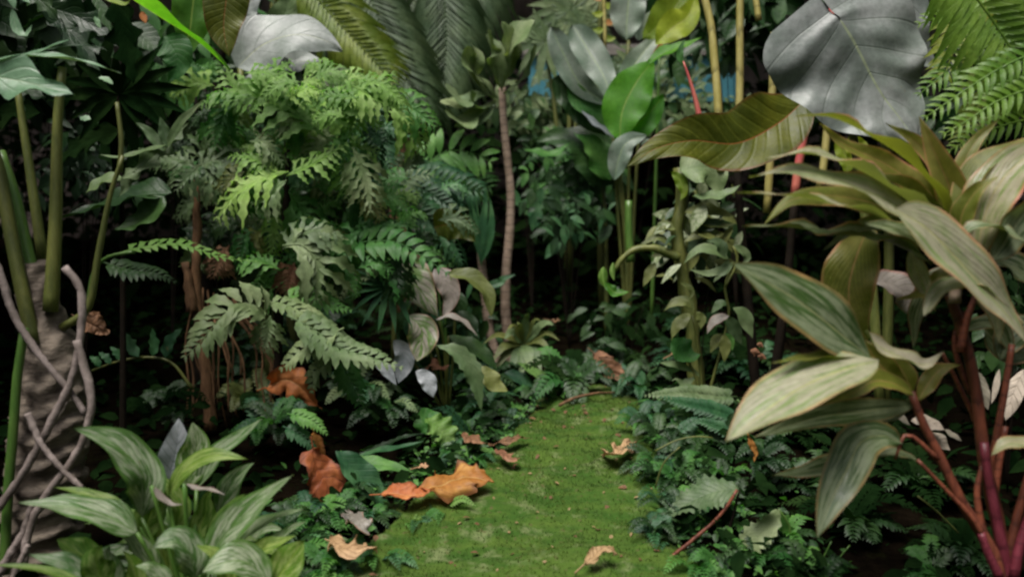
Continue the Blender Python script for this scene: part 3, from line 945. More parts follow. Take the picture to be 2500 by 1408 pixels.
S(g, '745,200 730,400 680,700 660,950', 3.05, 6, 10, 'pet', name='petiole')
# ------------------------------------------------------------------ left centre: bright ferns on slender brown trunks
D = 2.75
q = plant('tree_fern', 'tall fern with lime green lobed fronds on a thin dark trunk left of centre', 'fern', 690, 940, D)
S(q, '700,300 702,420 696,560 685,690 680,800 676,960', D + .06, 8, 12, 'darkstem', name='trunk', bumps=.3)
LB = dict(up=.6, nu=5, fold=.2, wav=(.15, 2.5))
def lobed(root, pts, d, hw, mat, n=4, depth=.75, fwd=.7, kind='ovate', d2=None, up=.6, nu=4, **k):
    """a frond cut nearly to the rib into pointed, drooping lobes"""
    P = lift3(pts, d, d2)
    m = MB()
    h = PX(hw, d)
    blade(m, P, h * .34, 'lance', up=up, nv=16, nu=2, fold=.15, wav=(.1, 2))
    frond(m, P, h * 1.7, max(5, int(n * 2)), wr=.17, ang=64, up=up, droop=.26, v0=.06, kind='lance', lob=(3.5, .55, .9), pn=10, pu=1, jit=.28, rr=h * .05, vee=.05)
    return part('frond', m, G[mat], root)
lobed(q, '800,340 740,285 670,240 600,235 522,258', D - .1, 52, 'lime', 4)
lobed(q, '640,260 640,210 670,175 712,150', D - .12, 46, 'lime', 3.5)
lobed(q, '610,250 575,210 560,190 552,160', D - .06, 34, 'lime', 3)
lobed(q, '780,320 850,240 900,205 968,178', D - .12, 44, 'lime', 4)
lobed(q, '860,210 920,240 965,265 1002,308', D - .14, 44, 'lime', 4)
lobed(q, '880,240 830,235 790,232 740,222', D - .16, 30, 'lime', 4)
lobed(q, '760,300 710,290 690,310 680,340', D - .1, 30, 'pale', 3)
lobed(q, '860,250 860,280 858,300 852,330', D - .1, 26, 'lime', 3)
lobed(q, '705,420 660,430 610,450 570,478 528,540', D - .12, 56, 'lime', 4)
lobed(q, '690,420 650,400 610,385 560,380', D - .08, 36, 'lime', 4)
lobed(q, '700,430 760,400 800,378 850,350', D - .14, 36, 'lime', 4)
lobed(q, '720,420 740,370 730,330 700,290', D - .05, 44, 'green', 4)
lobed(q, '700,440 660,470 640,490 612,500', D - .14, 44, 'pale', 3)
lobed(q, '800,360 770,335 750,320 720,300', D, 20, 'pale', 3)
lobed(q, '705,470 740,520 740,570 700,620', D, 46, 'green', 5)
lobed(q, '680,520 668,560 664,590 660,630', D - .02, 30, 'lime', 4)
lobed(q, '860,360 880,400 895,450 905,524', D - .12, 42, 'pale', 3.5, .55, .5)
lobed(q, '850,340 860,420 880,440 940,470', D, 40, 'teal', 4)
lobed(q, '690,640 680,690 640,700 600,700', D + .02, 40, 'green', 4, d2=D - .02)
lobed(q, '690,600 740,600 775,650 772,738', D - .2, 62, 'greygreen', 4, .6, .7, up=.4)
lobed(q, '690,610 730,570 780,560 840,580', D - .16, 44, 'greygreen', 4, .6)
for x, y, s, mt in [(560, 330, 70, 'green'), (620, 340, 80, 'green'), (660, 370, 70, 'green'), (760, 460, 90, 'green'), (800, 500, 90, 'teal'), (830, 440, 80, 'green'),
                    (770, 540, 90, 'green'), (860, 560, 80, 'green'), (600, 520, 80, 'green'), (640, 570, 70, 'greygreen'), (590, 600, 60, 'dark'), (550, 300, 60, 'green'),
                    (900, 320, 80, 'teal'), (930, 360, 70, 'teal'), (840, 320, 80, 'green'), (800, 620, 80, 'green'), (850, 640, 80, 'greygreen'), (880, 300, 60, 'green'),
                    (520, 270, 60, 'dark'), (500, 200, 70, 'green'), (490, 320, 60, 'dark'), (700, 340, 60, 'green'), (820, 400, 70, 'greygreen')]:
    for k in range(4):
        an = random.uniform(0, 6.28)
        lobed(q, '%g,%g %g,%g %g,%g' % (x, y, x + .6 * s * math.cos(an), y + .5 * s * math.sin(an) - 8, x + 1.15 * s * math.cos(an), y + s * math.sin(an) + 14), D + random.uniform(.05, .35), s * .3, mt, 4, .75, .7, up=random.uniform(.2, .8), nu=3)

for i in range(72):
    x, y = random.uniform(510, 1000), random.uniform(180, 680)
    if x > 880 and 280 < y < 420:
        continue
    sz = random.uniform(60, 120)
    an = random.choice([random.uniform(-.5, .9), random.uniform(2.2, 3.6), random.uniform(.9, 2.2)])
    mt = random.choice(['lime', 'lime', 'green', 'pale', 'green'] if y < 400 else ['green', 'green', 'pale', 'lime', 'teal', 'greygreen'] if y < 540 else ['green', 'greygreen', 'dark', 'green'])
    lobed(q, '%g,%g %g,%g %g,%g' % (x, y, x + .55 * sz * math.cos(an), y + .45 * sz * math.sin(an) - 14, x + 1.1 * sz * math.cos(an), y + sz * math.sin(an) + 18), D + random.uniform(-.12, .35), sz * .36, mt, 4, up=random.uniform(.3, .8))

for i in range(75):
    if i % 2:
        x, y = random.uniform(440, 640), random.uniform(300, 600)
        mt = random.choice(['green', 'greygreen', 'dark', 'dark', 'pale'])
    else:
        x, y = random.uniform(860, 1090), random.uniform(420, 660)
        mt = random.choice(['teal', 'green', 'greygreen', 'dark'])
    sz = random.uniform(50, 100)
    an = random.uniform(0, 6.28)
    lobed(q, '%g,%g %g,%g %g,%g' % (x, y, x + .55 * sz * math.cos(an), y + .4 * sz * math.sin(an) - 14, x + 1.1 * sz * math.cos(an), y + .8 * sz * math.sin(an) + 18), D + random.uniform(.1, .5), sz * .34, mt, 4, up=random.uniform(.2, .8))
for x, y, x2, y2, mt in [(640, 560, 600, 640, 'oliveg'), (800, 560, 850, 640, 'oliveg'), (720, 640, 700, 720, 'brown'), (560, 600, 520, 680, 'brown'), (880, 470, 930, 540, 'oliveg'), (600, 420, 540, 470, 'oliveg')]:  # ageing fronds
    lobed(q, '%g,%g %g,%g %g,%g' % (x, y, (x + x2) / 2, (y + y2) / 2 - 14, x2, y2), D - .05, 28, mt, 4, up=.4)
for i in range(26):  # the fronds at the top are the brightest
    x, y = random.uniform(570, 900), random.uniform(170, 300)
    sz = random.uniform(60, 110)
    an = random.choice([random.uniform(2.6, 3.9), random.uniform(-.8, .6)])
    lobed(q, '%g,%g %g,%g %g,%g' % (x, y, x + .55 * sz * math.cos(an), y + .4 * sz * math.sin(an) - 12, x + 1.1 * sz * math.cos(an), y + .8 * sz * math.sin(an) + 14), D + random.uniform(-.2, .1), sz * .32, 'lime', 4, up=random.uniform(.4, .9))

q2 = plant('fern', 'fern with one arching bright green frond in front of the brown trunk at left', 'fern', 215, 900, 2.15)
S(q2, '214,740 228,665 262,628 330,614', 2.1, 5, 4, 'petg', name='petiole')
F(q2, '262,628 340,606 440,598 540,628 632,640', 2.1, 52, 15, 'lime', d2=2.2, up=.85, wr=.24, ang=66, lob=(3, .3, .2), pn=10, v0=.12, droop=.1)
F(q2, '250,640 320,660 380,668 430,690', 2.2, 50, 12, 'dark', up=.7, wr=.22)

q3 = plant('fern', 'fern with pale silvery fronds arching over the fibrous brown roots', 'fern', 640, 1000, 2.5)
F(q3, '660,780 640,756 590,740 540,775 495,830 448,876', 2.42, 92, 13, 'pale', up=.6, wr=.2, ang=64, lob=(4, .25, .3), pn=10, pu=2, d2=2.3)
lobed(q3, '660,770 655,800 650,830 640,856', 2.4, 34, 'pale', 4, .5)
F(q3, '640,735 690,742 750,770 810,810 890,850', 2.46, 52, 15, 'pale', up=.75, wr=.26, lob=(3, .25, .3), pn=10)
F(q3, '700,770 760,800 830,850 900,870 985,900', 2.4, 70, 14, 'pale', up=.6, wr=.26, lob=(3, .25, .3), pn=10)
F(q3, '840,800 780,830 730,860 684,905', 2.42, 62, 9, 'pale', up=.6, wr=.26, lob=(3, .3, .3), pn=10)
F(q3, '820,850 790,890 770,910 760,960', 2.45, 44, 8, 'pale', up=.6, wr=.26)
F(q3, '830,870 850,920 870,960 880,1000', 2.5, 46, 9, 'green', up=.5, wr=.24)
F(q3, '690,730 740,720 800,740 860,760', 2.6, 50, 12, 'green', up=.6, wr=.22)
S(q3, '900,900 860,860 820,850', 2.5, 4, 4, 'petg')

q4 = plant('fern', 'bright green fern frond with stiff upright leaflets above the striped leaves', 'fern', 960, 1000, 2.75)
F(q4, '830,600 880,592 960,590 1030,625 1098,672', 2.7, 66, 12, 'green', up=.5, wr=.2, ang=70, d2=2.6, pu=2, kind='lance')
lobed(q4, '870,590 900,560 950,550 1000,555', 2.72, 34, 'green', 3)
lobed(q4, '860,560 900,540 940,532 990,552', 2.75, 24, 'green', 3)
lobed(q4, '880,610 930,625 960,650 975,690', 2.68, 26, 'lime', 2, .3)
F(q4, '840,590 860,560 880,500 870,450', 2.8, 50, 10, 'green', up=.4, wr=.22)
for an in range(8):
    a_ = math.radians(60 + an * 22)
    L(q4, '950,700 %g,%g %g,%g' % (950 + 55 * math.cos(a_), 700 + 45 * math.sin(a_), 950 + 115 * math.cos(a_), 700 + 105 * math.sin(a_) + 12), 2.68, 9, 'teal', 'lance', up=.6, name='leaflet', nv=10, nu=2)
F(q4, '960,650 900,660 860,690 830,730', 2.7, 40, 12, 'greygreen', up=.6, wr=.25)

q5 = plant('fern', 'dark fern with four upright leaflets in the black hollow beside the trunk', 'fern', 330, 1000, 2.5)
S(q5, '225,905 290,882 360,872 420,886 470,950', 2.5, 3.5, 4, 'pet', name='rachis')
for pts, hw in [('338,872 322,850 312,830 302,810', 20), ('371,870 376,848 374,822 372,800', 15), ('404,874 408,850 420,825 446,800', 18), ('300,880 288,865 280,855 268,845', 12),
                ('270,888 260,874 250,866 240,858', 12), ('245,896 235,880 228,875 218,868', 12)]:
    L(q5, pts, 2.48, hw, 'teal', 'ovate', up=.3, lob=(3, .35, .5), nu=4, name='leaflet')

# brown fibrous trunk with roots
tr = plant('brown_fern', 'thin rusty brown trunk with a skirt of dangling fibrous roots at left', 'tree', 505, 1040, 2.82)
S(tr, '478,440 482,540 480,620 478,700 492,820 505,930 512,1050', 2.82, 8, 17, 'fibre', name='trunk', bumps=.5, sides=10)
S(tr, '452,640 462,700 470,760', 2.8, 8, 16, 'fibre', name='root', bumps=.5)
for k in range(26):
    x = random.uniform(455, 690)
    S(tr, '%g,%g %g,%g %g,%g %g,%g' % (490 + (x - 490) * .45, random.uniform(700, 790), x - 8, random.uniform(830, 880), x + random.uniform(-12, 12), random.uniform(900, 950), x + random.uniform(-20, 20), random.uniform(985, 1045)), 2.85 + random.uniform(-.05, .12), 2.6, random.uniform(1.4, 3.2), 'fibre', name='root', sides=5, bumps=.4)
lobed(tr, '480,410 520,390 560,400 600,370', 2.75, 44, 'greygreen', 4, .7, up=.5)
lobed(tr, '490,400 470,420 450,440 430,468', 2.74, 38, 'greygreen', 3, .7, up=.5)
lobed(tr, '500,410 530,440 550,460 560,480', 2.74, 36, 'greygreen', 3, .7, up=.4)
lobed(tr, '490,400 500,360 510,340 540,310', 2.78, 36, 'greygreen', 3, .7, up=.4)
lobed(tr, '480,410 440,390 400,390 360,400', 2.8, 34, 'greygreen', 4, .7, up=.6)

# ------------------------------------------------------------------ centre: striped broad-leaved plant
D = 2.85
c = plant('striped_prayer_plant', 'low plant with pale striped pointed leaves left of the ringed cane', 'plant', 1080, 1000, D)
L(c, '955,632 985,660 1020,700 1068,772', D - .1, 56, 'calath', 'ovate', up=.3, fold=.15)
L(c, '1060,655 1090,690 1100,730 1080,780', D - .05, 30, 'mauve', 'ovate', up=.3)
L(c, '1000,720 980,715 955,730 945,772', D - .08, 34, 'mauve', 'ovate', up=.4)
L(c, '998,768 1020,790 1032,820 1018,882', D - .15, 40, 'calath', 'ellip', up=.4)
L(c, '1065,780 1100,775 1135,790 1166,820', D - .1, 16, 'mauve', 'lance', up=.8, fold=.4)
L(c, '1095,668 1150,680 1190,720 1200,775', D - .1, 26, 'oliveg', 'long', up=.6, fold=.4)
L(c, '1095,820 1150,845 1185,870 1215,905', D - .05, 24, 'dark', 'ellip', up=.6)
L(c, '1065,842 1115,860 1155,910 1176,1004', D - .2, 28, 'greygreen', 'lance', up=.4, lob=(9, .2, .3))
L(c, '1150,900 1190,920 1210,940 1240,955', D - .12, 26, 'oliveg', 'ellip', up=.5)
L(c, '960,830 985,860 985,890 972,935', D - .1, 26, 'blue', 'ellip', up=.3)
L(c, '915,885 940,900 955,920 968,940', D - .12, 16, 'blue', 'lance', up=.4)
L(c, '1015,905 1040,925 1050,945 1058,970', D - .15, 22, 'blue', 'ellip', up=.4)
L(c, '1110,760 1140,780 1150,800 1140,830', D, 20, 'dark', 'ellip', up=.4)
L(c, '1090,700 1120,740 1110,780 1080,800', D + .02, 22, 'dark', 'lance', up=.3)
for pts in ['1068,772 1085,850 1090,1000', '1018,770 1050,860 1085,1000', '1100,668 1110,800 1095,1000', '1065,842 1075,900 1085,1000', '960,830 1020,900 1080,1000', '1095,820 1092,900 1088,1000']:
    S(c, pts, D - .05, 3, 4, 'pet', d2=D, name='petiole', sides=5)

ol = plant('small_shade_plant', 'olive green cupped leaf on two thin stalks left of the short cane', 'plant', 1090, 900, 3.1)
L(ol, '1060,555 1095,548 1130,560 1160,590', 3.05, 42, 'olive', 'cord', up=-.1, fold=.2)
S(ol, '1112,580 1095,640 1085,700 1090,880', 3.08, 2.5, 3, 'petg', name='petiole')
S(ol, '1082,580 1075,640 1070,700 1088,880', 3.08, 2.5, 3, 'petg', name='petiole')

# ------------------------------------------------------------------ ringed canes
D = 3.6
k = plant('ringed_cane', 'tall thin ringed pinkish cane topped by grey-green leaves in the centre', 'plant', 1250, 890, D)
S(k, '1226,215 1230,300 1240,400 1247,480 1244,570 1236,660 1234,760 1242,830 1252,905', D, 8.5, 13, 'cane', name='cane', n=90, ring=(48, .07), sides=12)
SG = [('1215,235 1180,200 1150,170 1140,112', 26), ('1215,240 1170,230 1130,250 1085,205', 24), ('1210,250 1170,270 1130,300 1085,270', 30), ('1200,230 1150,240 1110,255 1075,250', 22),
      ('1225,225 1230,160 1250,110 1305,50', 38), ('1222,215 1205,150 1200,110 1190,75', 34), ('1228,210 1250,150 1240,100 1225,55', 30), ('1215,250 1165,200 1160,140 1150,105', 20),
      ('1205,260 1180,262 1160,260 1150,220', 18), ('1230,230 1280,190 1300,150 1310,110', 22), ('1210,255 1180,290 1140,305 1110,310', 18)]
for pts, hw in SG:
    L(k, pts, D - .05, hw * 1.25, 'pale', 'obov', d2=D - .2, up=.6, lob=(2.2, .35, .4), nu=5, name='leaf')
k2 = plant('short_cane', 'shorter thin rusty cane just left of the tall ringed one', 'plant', 1200, 870, 3.55)
S(k2, '1168,560 1176,640 1182,700 1192,790 1208,862 1212,900', 3.55, 9, 12, 'cane', name='cane', n=60, ring=(26, .08), sides=10)
for pts in ['1175,640 1160,560 1150,480 1130,430', '1175,640 1178,560 1185,490 1180,440', '1175,650 1170,580 1160,510 1165,450', '1176,640 1190,600 1200,540 1196,480', '1180,700 1220,690 1230,680 1260,670']:
    L(k2, pts, 3.5, 11, 'teal', 'lance', up=.3)
ft = plant('pale_tuft', 'pale yellowish tuft of narrow leaves at the foot of the ringed cane', 'plant', 1280, 900, 3.45)
for i in range(16):
    an = math.radians(-170 + i * 22)
    ln = random.uniform(50, 110)
    L(ft, '1278,840 %g,%g %g,%g' % (1278 + .6 * ln * math.cos(an), 840 + .6 * ln * math.sin(an) - 12, 1278 + ln * math.cos(an), 840 + ln * math.sin(an) + 18), 3.4, random.uniform(7, 15), random.choice(['oliveg', 'oliveg', 'greygreen']), 'lance', d2=3.3, up=.4, nv=10, nu=2)
S(ft, '1278,840 1280,870 1282,900', 3.42, 5, 6, 'pet')
for pts, hw, mt in [('1262,885 1300,905 1345,930 1400,905', 16, 'lime'), ('1330,900 1345,915 1370,900 1395,895', 14, 'lime'), ('1240,940 1270,960 1290,980 1310,1000', 20, 'teal'), ('1230,910 1260,920 1290,940 1310,970', 22, 'teal')]:
    L(ft, pts, 3.25, hw, mt, 'lance', up=.6)

# ------------------------------------------------------------------ top centre: hanging palm fronds
D = 4.0
pm = plant('feather_palm', 'palm with dull grey-green feathery fronds hanging at the top centre', 'palm', 1000, 500, D)
PK = dict(shape='palm', wr=.05, pn=5, droop=.3, kind='strap', rr=.006)
F(pm, '860,-120 905,0 950,110 1000,210 1040,290', D, 170, 34, 'palmgrey', up=.15, ang=48, **PK)
F(pm, '1070,-140 1085,0 1090,110 1075,220 1050,300', D + .1, 170, 36, 'palmgrey', up=.1, ang=50, **PK)
F(pm, '970,-140 1000,0 1010,120 1010,230', D + .3, 180, 34, 'palmgrey', up=.1, ang=50, **PK)
F(pm, '1170,-140 1160,-40 1130,60 1110,150', D + .2, 160, 30, 'palmgrey', up=.1, ang=50, **PK)
F(pm, '760,-130 790,-20 800,60 780,130', D + .2, 130, 26, 'greygreen', up=.2, ang=52, **PK)
S(pm, '1000,-300 1000,0 990,400 985,800', D + .5, 30, 40, 'fibre', name='trunk')
pl = plant('lime_palm', 'yellow-green palm frond arching down at the upper left of centre', 'palm', 830, 500, 3.7)
F(pl, '680,-120 760,-20 830,60 895,130 960,205', 3.7, 135, 30, 'palmlime', up=.1, ang=58, shape='palm', wr=.06, pn=6, droop=.35, kind='strap', rr=.007)
S(pl, '680,-120 660,200 700,600 720,900', 3.8, 8, 14, 'pet')
cl = plant('pale_palm', 'pale green fan of thin leaflets at the top right of centre', 'palm', 1390, 500, 4.3)
for hx, hy, nn, ln in [(1390, 25, 15, 110), (1330, 100, 14, 100), (1420, 60, 12, 110)]:
    for i in range(nn):
        an = math.radians(i * 360 / nn + random.uniform(-8, 8))
        L(cl, '%g,%g %g,%g %g,%g' % (hx, hy, hx + .6 * ln * math.cos(an), hy + .55 * ln * math.sin(an), hx + ln * math.cos(an), hy + ln * math.sin(an) + 14), 4.3, 11, random.choice(['greygreen', 'pale', 'greygreen']), 'lance', up=.2, nv=8, nu=1, name='leaflet')
    S(cl, '%g,%g %g,%g 1390,700' % (hx, hy, hx * .5 + 695, 320), 4.35, 4, 7, 'pet', name='petiole')

# small palm with clear green leaflets left of the cane, and blue-green feathers
sp_ = plant('small_palm', 'young palm frond with separate green leaflets just left of the ringed cane', 'palm', 1010, 600, 3.6)
F(sp_, '980,425 1050,392 1090,370 1150,372 1205,400', 3.5, 80, 9, 'green', up=.35, ang=70, shape='palm', wr=.14, pn=7, kind='ellip', droop=.15)
F(sp_, '1000,430 1080,420 1140,430 1200,460', 3.55, 80, 11, 'green', up=.4, ang=60, shape='palm', wr=.11, pn=6, kind='lance')
F(sp_, '940,430 1000,450 1060,480 1120,520', 3.3, 80, 14, 'teal', up=.35, ang=60, shape='palm', wr=.09, pn=6, kind='lance', droop=.3)
F(sp_, '960,400 1020,430 1090,450 1180,470', 3.35, 90, 14, 'teal', up=.3, ang=70, shape='palm', wr=.08, pn=6, kind='lance', droop=.4)
F(sp_, '940,480 990,500 1050,540 1080,600', 3.25, 80, 13, 'teal', up=.4, ang=60, shape='palm', wr=.1, pn=6, kind='lance', droop=.3)
F(sp_, '900,470 960,460 1010,430 1060,430', 3.2, 60, 12, 'greygreen', up=.4, wr=.12, kind='lance')
F(sp_, '900,290 930,340 950,400 960,430', 3.2, 50, 12, 'teal', up=.3, wr=.16, kind='lance')
S(sp_, '980,425 970,600 960,900', 3.5, 4, 7, 'pet')

# ------------------------------------------------------------------ paddle-leaved plants at the top
D = 3.75
s = plant('bird_of_paradise', 'tall plant with grey and bright green paddle leaves right of centre', 'plant', 1530, 800, D)
L(s, '1345,65 1375,130 1420,210 1498,262', D + .05, 36, 'strel', 'long', up=.25, fold=.35)
L(s, '1398,60 1440,130 1475,190 1500,262', D - .05, 40, 'strel', 'long', up=.3, fold=.3, d2=D - .15)
L(s, '1350,190 1400,230 1440,290 1480,330', D + .1, 46, 'dark', 'long', up=.2, fold=.3)
L(s, '1390,200 1420,250 1450,270 1500,330', D + .05, 26, 'green', 'long', up=.3)
L(s, '1420,270 1450,300 1480,320 1510,345', D - .05, 14, 'blue', 'lance', up=.7)
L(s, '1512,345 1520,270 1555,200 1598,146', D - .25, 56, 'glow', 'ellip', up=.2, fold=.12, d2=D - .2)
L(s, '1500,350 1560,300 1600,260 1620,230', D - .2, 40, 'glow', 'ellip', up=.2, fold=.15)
L(s, '1530,100 1530,60 1535,0 1545,-70', D, 44, 'strel', 'ellip', up=.2, fold=.12)
L(s, '1560,100 1580,40 1590,0 1600,-60', D + .1, 46, 'strel', 'ellip', up=.3, fold=.15)
L(s, '1570,95 1610,60 1660,0 1690,-70', D - .2, 44, 'yellow', 'ellip', up=.1, fold=.2)
L(s, '1600,110 1640,70 1680,40 1700,-20', D - .25, 40, 'yellow', 'lance', up=.2, fold=.3)
L(s, '1505,235 1530,190 1570,130 1632,65', D - .1, 30, 'strel', 'lance', up=.3, fold=.35)
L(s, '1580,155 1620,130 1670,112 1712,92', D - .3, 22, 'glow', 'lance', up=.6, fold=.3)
L(s, '1500,440 1510,390 1530,350 1580,330', D - .35, 30, 'strel', 'ellip', up=.4, fold=.3)
for pts, r in [('1535,100 1525,250 1512,400 1530,560 1535,800', 6), ('1512,345 1508,420 1525,560 1535,800', 7), ('1498,262 1500,400 1530,800', 5), ('1575,95 1540,300 1530,800', 5), ('1590,150 1560,330 1535,800', 5)]:
    S(s, pts, D + .15, r * .7, r * .9, 'pet', name='petiole')
S(s, '1535,490 1535,560 1540,640', 3.3, 9, 11, 'petg', name='stem')

h = plant('heliconia', 'hanging yellow and orange heliconia flower at the top beside the paddle leaves', 'flower', 1475, 500, 4.2)
S(h, '1470,-80 1475,20 1478,120', 4.2, 5, 4, 'bamboo', name='stem')
for i in range(7):
    y = -10 + i * 20
    sx = 1 if i % 2 else -1
    L(h, '1474,%g %g,%g %g,%g' % (y, 1474 + sx * 14, y + 6, 1474 + sx * 30, y + 2), 4.2, 9, 'yellow' if i % 3 else 'orange', 'lance', up=.3, nv=8, nu=2, name='bract')
S(h, '1470,-80 1460,300 1470,800', 4.25, 6, 8, 'pet', name='stalk')
h2 = plant('orange_flower', 'small orange flower below the yellow paddle leaf', 'flower', 1612, 400, 3.85)
for i in range(6):
    an = math.radians(-160 + i * 28)
    L(h2, '1610,130 %g,%g %g,%g' % (1610 + 14 * math.cos(an), 130 + 14 * math.sin(an), 1610 + 26 * math.cos(an), 130 + 28 * math.sin(an)), 3.8, 7, 'orange', 'lance', up=.2, nv=6, nu=1, name='petal')
S(h2, '1610,130 1605,300 1590,800', 3.85, 3, 5, 'petg')

# big olive blade and its neighbours
D = 2.55
o = plant('canna', 'broad olive leaf with a rusty midrib lying across the right of centre', 'plant', 1860, 700, D)
L(o, '1972,236 1900,300 1800,350 1690,345 1600,365 1526,412', D, 92, 'olive', 'ovate', up=.35, fold=.3, wav=(.12, 2.6), puck=(.02, 7, .6), nv=50, nu=8, roll=-8, d2=D - .15)
for pts, r0, r1, mt in [('1705,-60 1735,60 1745,160 1752,240 1760,420', 9, 11, 'bamboo'), ('1808,-60 1806,60 1806,210 1800,420', 9, 10, 'bamboo'),
                        ('1890,80 1884,260 1880,390 1872,520', 9, 10, 'bamboo'), ('2030,180 2016,350 2008,420 2000,460', 9, 10, 'bamboo'), ('1832,-60 1845,0 1852,50', 7, 8, 'bamboo'),
                        ('1668,150 1682,190 1700,252 1716,330', 2, 9, 'pink'), ('2045,-60 2036,0 2025,60', 9, 9, 'pink'), ('1990,140 1968,300 1950,400 1940,480', 9, 11, 'pink'),
                        ('1800,310 1820,350 1836,390', 12, 10, 'pink')]:
    S(o, pts, D + (.35 if mt == 'bamboo' else .3), r0, r1, mt, name='stalk')
L(o, '1668,160 1660,140 1662,120 1672,96', D + .3, 9, 'green', 'lance', up=.2)
L(o, '2075,330 2090,360 2100,390 2105,420', D + .3, 28, 'yellow', 'ellip', up=.2)
L(o, '2040,340 2060,370 2070,400 2065,430', D + .35, 22, 'yellow', 'ellip', up=.1)
L(o, '2130,370 2140,400 2120,420 2090,430', D + .32, 16, 'orange', 'ellip', up=.4)
S(o, '1800,420 1810,560 1850,1000', D + .45, 9, 14, 'darkstem', name='stalk')
S(o, '1940,480 1920,700 1880,1000', D + .4, 9, 14, 'darkstem', name='stalk')

# two huge grey leaves
D = 2.25
e = plant('elephant_ear', 'huge smooth grey elephant ear leaf with pale midrib at the upper right', 'plant', 2150, 600, D)
m = MB()
L(e, '2048,52 2095,120 2150,215 2200,290 2242,362', D, 205, 'silver', 'ear', up=.4, fold=-.24, wav=(.07, 3.1), nv=60, nu=16, roll=-8, ear=.42, puck=(.017, 5, 1.5))
L(e, '2060,-140 2120,-60 2180,20 2220,100 2290,170', D + .16, 110, 'silver', 'cord', up=.4, fold=-.1, nv=36, nu=10, roll=6)
S(e, '2045,62 2070,250 2120,600 2150,1000', D + .08, 9, 14, 'pet', name='petiole')
S(e, '2075,-100 2150,250 2170,600 2160,1000', D + .2, 9, 14, 'pet', name='petiole')

# fern at the top right corner
y_ = plant('sword_fern', 'bright green feathery fern hanging in the top right corner', 'fern', 2560, 700, 1.95)
CK = dict(shape='palm', pn=6, droop=.12, kind='strap', rr=.004)
F(y_, '2300,-110 2380,-10 2450,90 2510,190 2580,300', 1.95, 165, 24, 'cycad', up=.2, ang=72, wr=.07, **CK)
F(y_, '2560,40 2500,60 2420,110 2330,160 2240,235', 2.0, 62, 17, 'cycad', up=.3, ang=60, wr=.1, **CK)
F(y_, '2600,110 2500,140 2420,180 2350,225 2255,290', 1.92, 62, 17, 'cycad', up=.3, ang=60, wr=.1, **CK)
F(y_, '2620,190 2520,215 2430,250 2370,290 2300,330', 1.9, 60, 16, 'cycad', up=.3, ang=60, wr=.1, **CK)
F(y_, '2620,280 2520,290 2440,310 2380,335 2310,372', 1.96, 54, 15, 'cycad', up=.3, ang=60, wr=.1, **CK)
F(y_, '2500,-60 2420,-20 2330,30 2240,60', 2.02, 60, 15, 'cycad', up=.3, ang=60, wr=.1, **CK)
F(y_, '2600,20 2540,0 2470,-10 2400,-30', 2.05, 60, 15, 'cycad', up=.3, ang=60, wr=.1, **CK)
F(y_, '2420,120 2400,200 2390,280 2340,360', 2.1, 80, 15, 'palmlime', up=.2, ang=60, wr=.08, **CK)
F(y_, '2400,-80 2360,40 2330,120 2300,200', 2.15, 90, 15, 'palmlime', up=.2, ang=60, wr=.08, **CK)
S(y_, '2580,300 2620,600 2600,1200', 1.98, 8, 12, 'pet')

# ------------------------------------------------------------------ dark middle: shrubs
def shrub(name, label, cx, cy, d, w, h, n, size, mats, gx=None, gy=1000, up=.5):
    r = plant(name, label, 'shrub', gx or cx, gy, d)
    for mt in mats:
        m = MB()
        for _ in range(n // len(mats)):
            x, y = random.gauss(cx, w * .42), random.gauss(cy, h * .42)
            if abs(x - cx) > w or abs(y - cy) > h:
                continue
            dd = d + random.uniform(-.22, .22)
            l_ = random.uniform(*size)
            an = random.uniform(.2, 2.9) if random.random() < .75 else random.uniform(0, 6.28)
            blade(m, lift3('%g,%g %g,%g %g,%g' % (x, y, x + .5 * l_ * math.cos(an), y + .5 * l_ * math.sin(an) - 5, x + l_ * math.cos(an), y + l_ * math.sin(an)), dd), PX(l_ * random.uniform(.16, .3), d), 'lance', up=random.uniform(.1, .9), nv=6, nu=1, fold=.3, wav=(.05, 1))
        part('foliage', m, G[mt], r)
    for i in range(4):
        x = cx + random.uniform(-.7, .7) * w
        S(r, '%g,%g %g,%g %g,%g' % (x, cy + random.uniform(-.7, .2) * h, (x + cx) / 2, cy + h * .6, gx or cx, max(gy, cy + h)), d, .8, 1.8, 'darkstem', name='branch', sides=5)
    return r
shrub('shrub', 'dark small-leaved shrub in the hollow right of the tall ringed cane', 1390, 430, 4.2, 130, 130, 420, (20, 50), ['shrub', 'dark', 'green'], gy=820)
shrub('shrub', 'glossy shrub whose drooping leaves glint below the green arching leaf', 1390, 520, 3.9, 130, 80, 120, (24, 60), ['shrub', 'dark', 'teal'], gy=850)
shrub('shrub', 'sparse dark shrub low in the black hollow behind the path end', 1520, 780, 3.7, 120, 80, 60, (22, 50), ['deep', 'dark'], gy=960)
shrub('shrub', 'tangled olive-leaved shrub under the broad olive leaf', 1700, 560, 3.1, 120, 130, 110, (30, 80), ['oliveg', 'dark', 'varieg'], gy=1000)
shrub('shrub', 'shrub of small grey leaves near the blue basin', 1690, 285, 4.6, 210, 70, 230, (18, 46), ['greygreen', 'shrub', 'pale'], gy=700)
shrub('shrub', 'pale-leaved shrub below the grey leaf fan right of the cane top', 1300, 260, 4.5, 110, 70, 170, (20, 50), ['greygreen', 'shrub'], gy=800)
shrub('shrub', 'dim small-leaved shrub behind the left petioles', 200, 380, 2.9, 160, 130, 170, (24, 60), ['shrub', 'dark'], gy=1000)
shrub('shrub', 'leafy shrub behind the feathery corner fern', 2420, 200, 2.7, 160, 200, 150, (40, 90), ['dark', 'deep'], gy=900)
shrub('shrub', 'dark shrub behind the red stems at the right edge', 2460, 760, 2.4, 90, 200, 110, (30, 70), ['shrub', 'deep'], gy=1200)
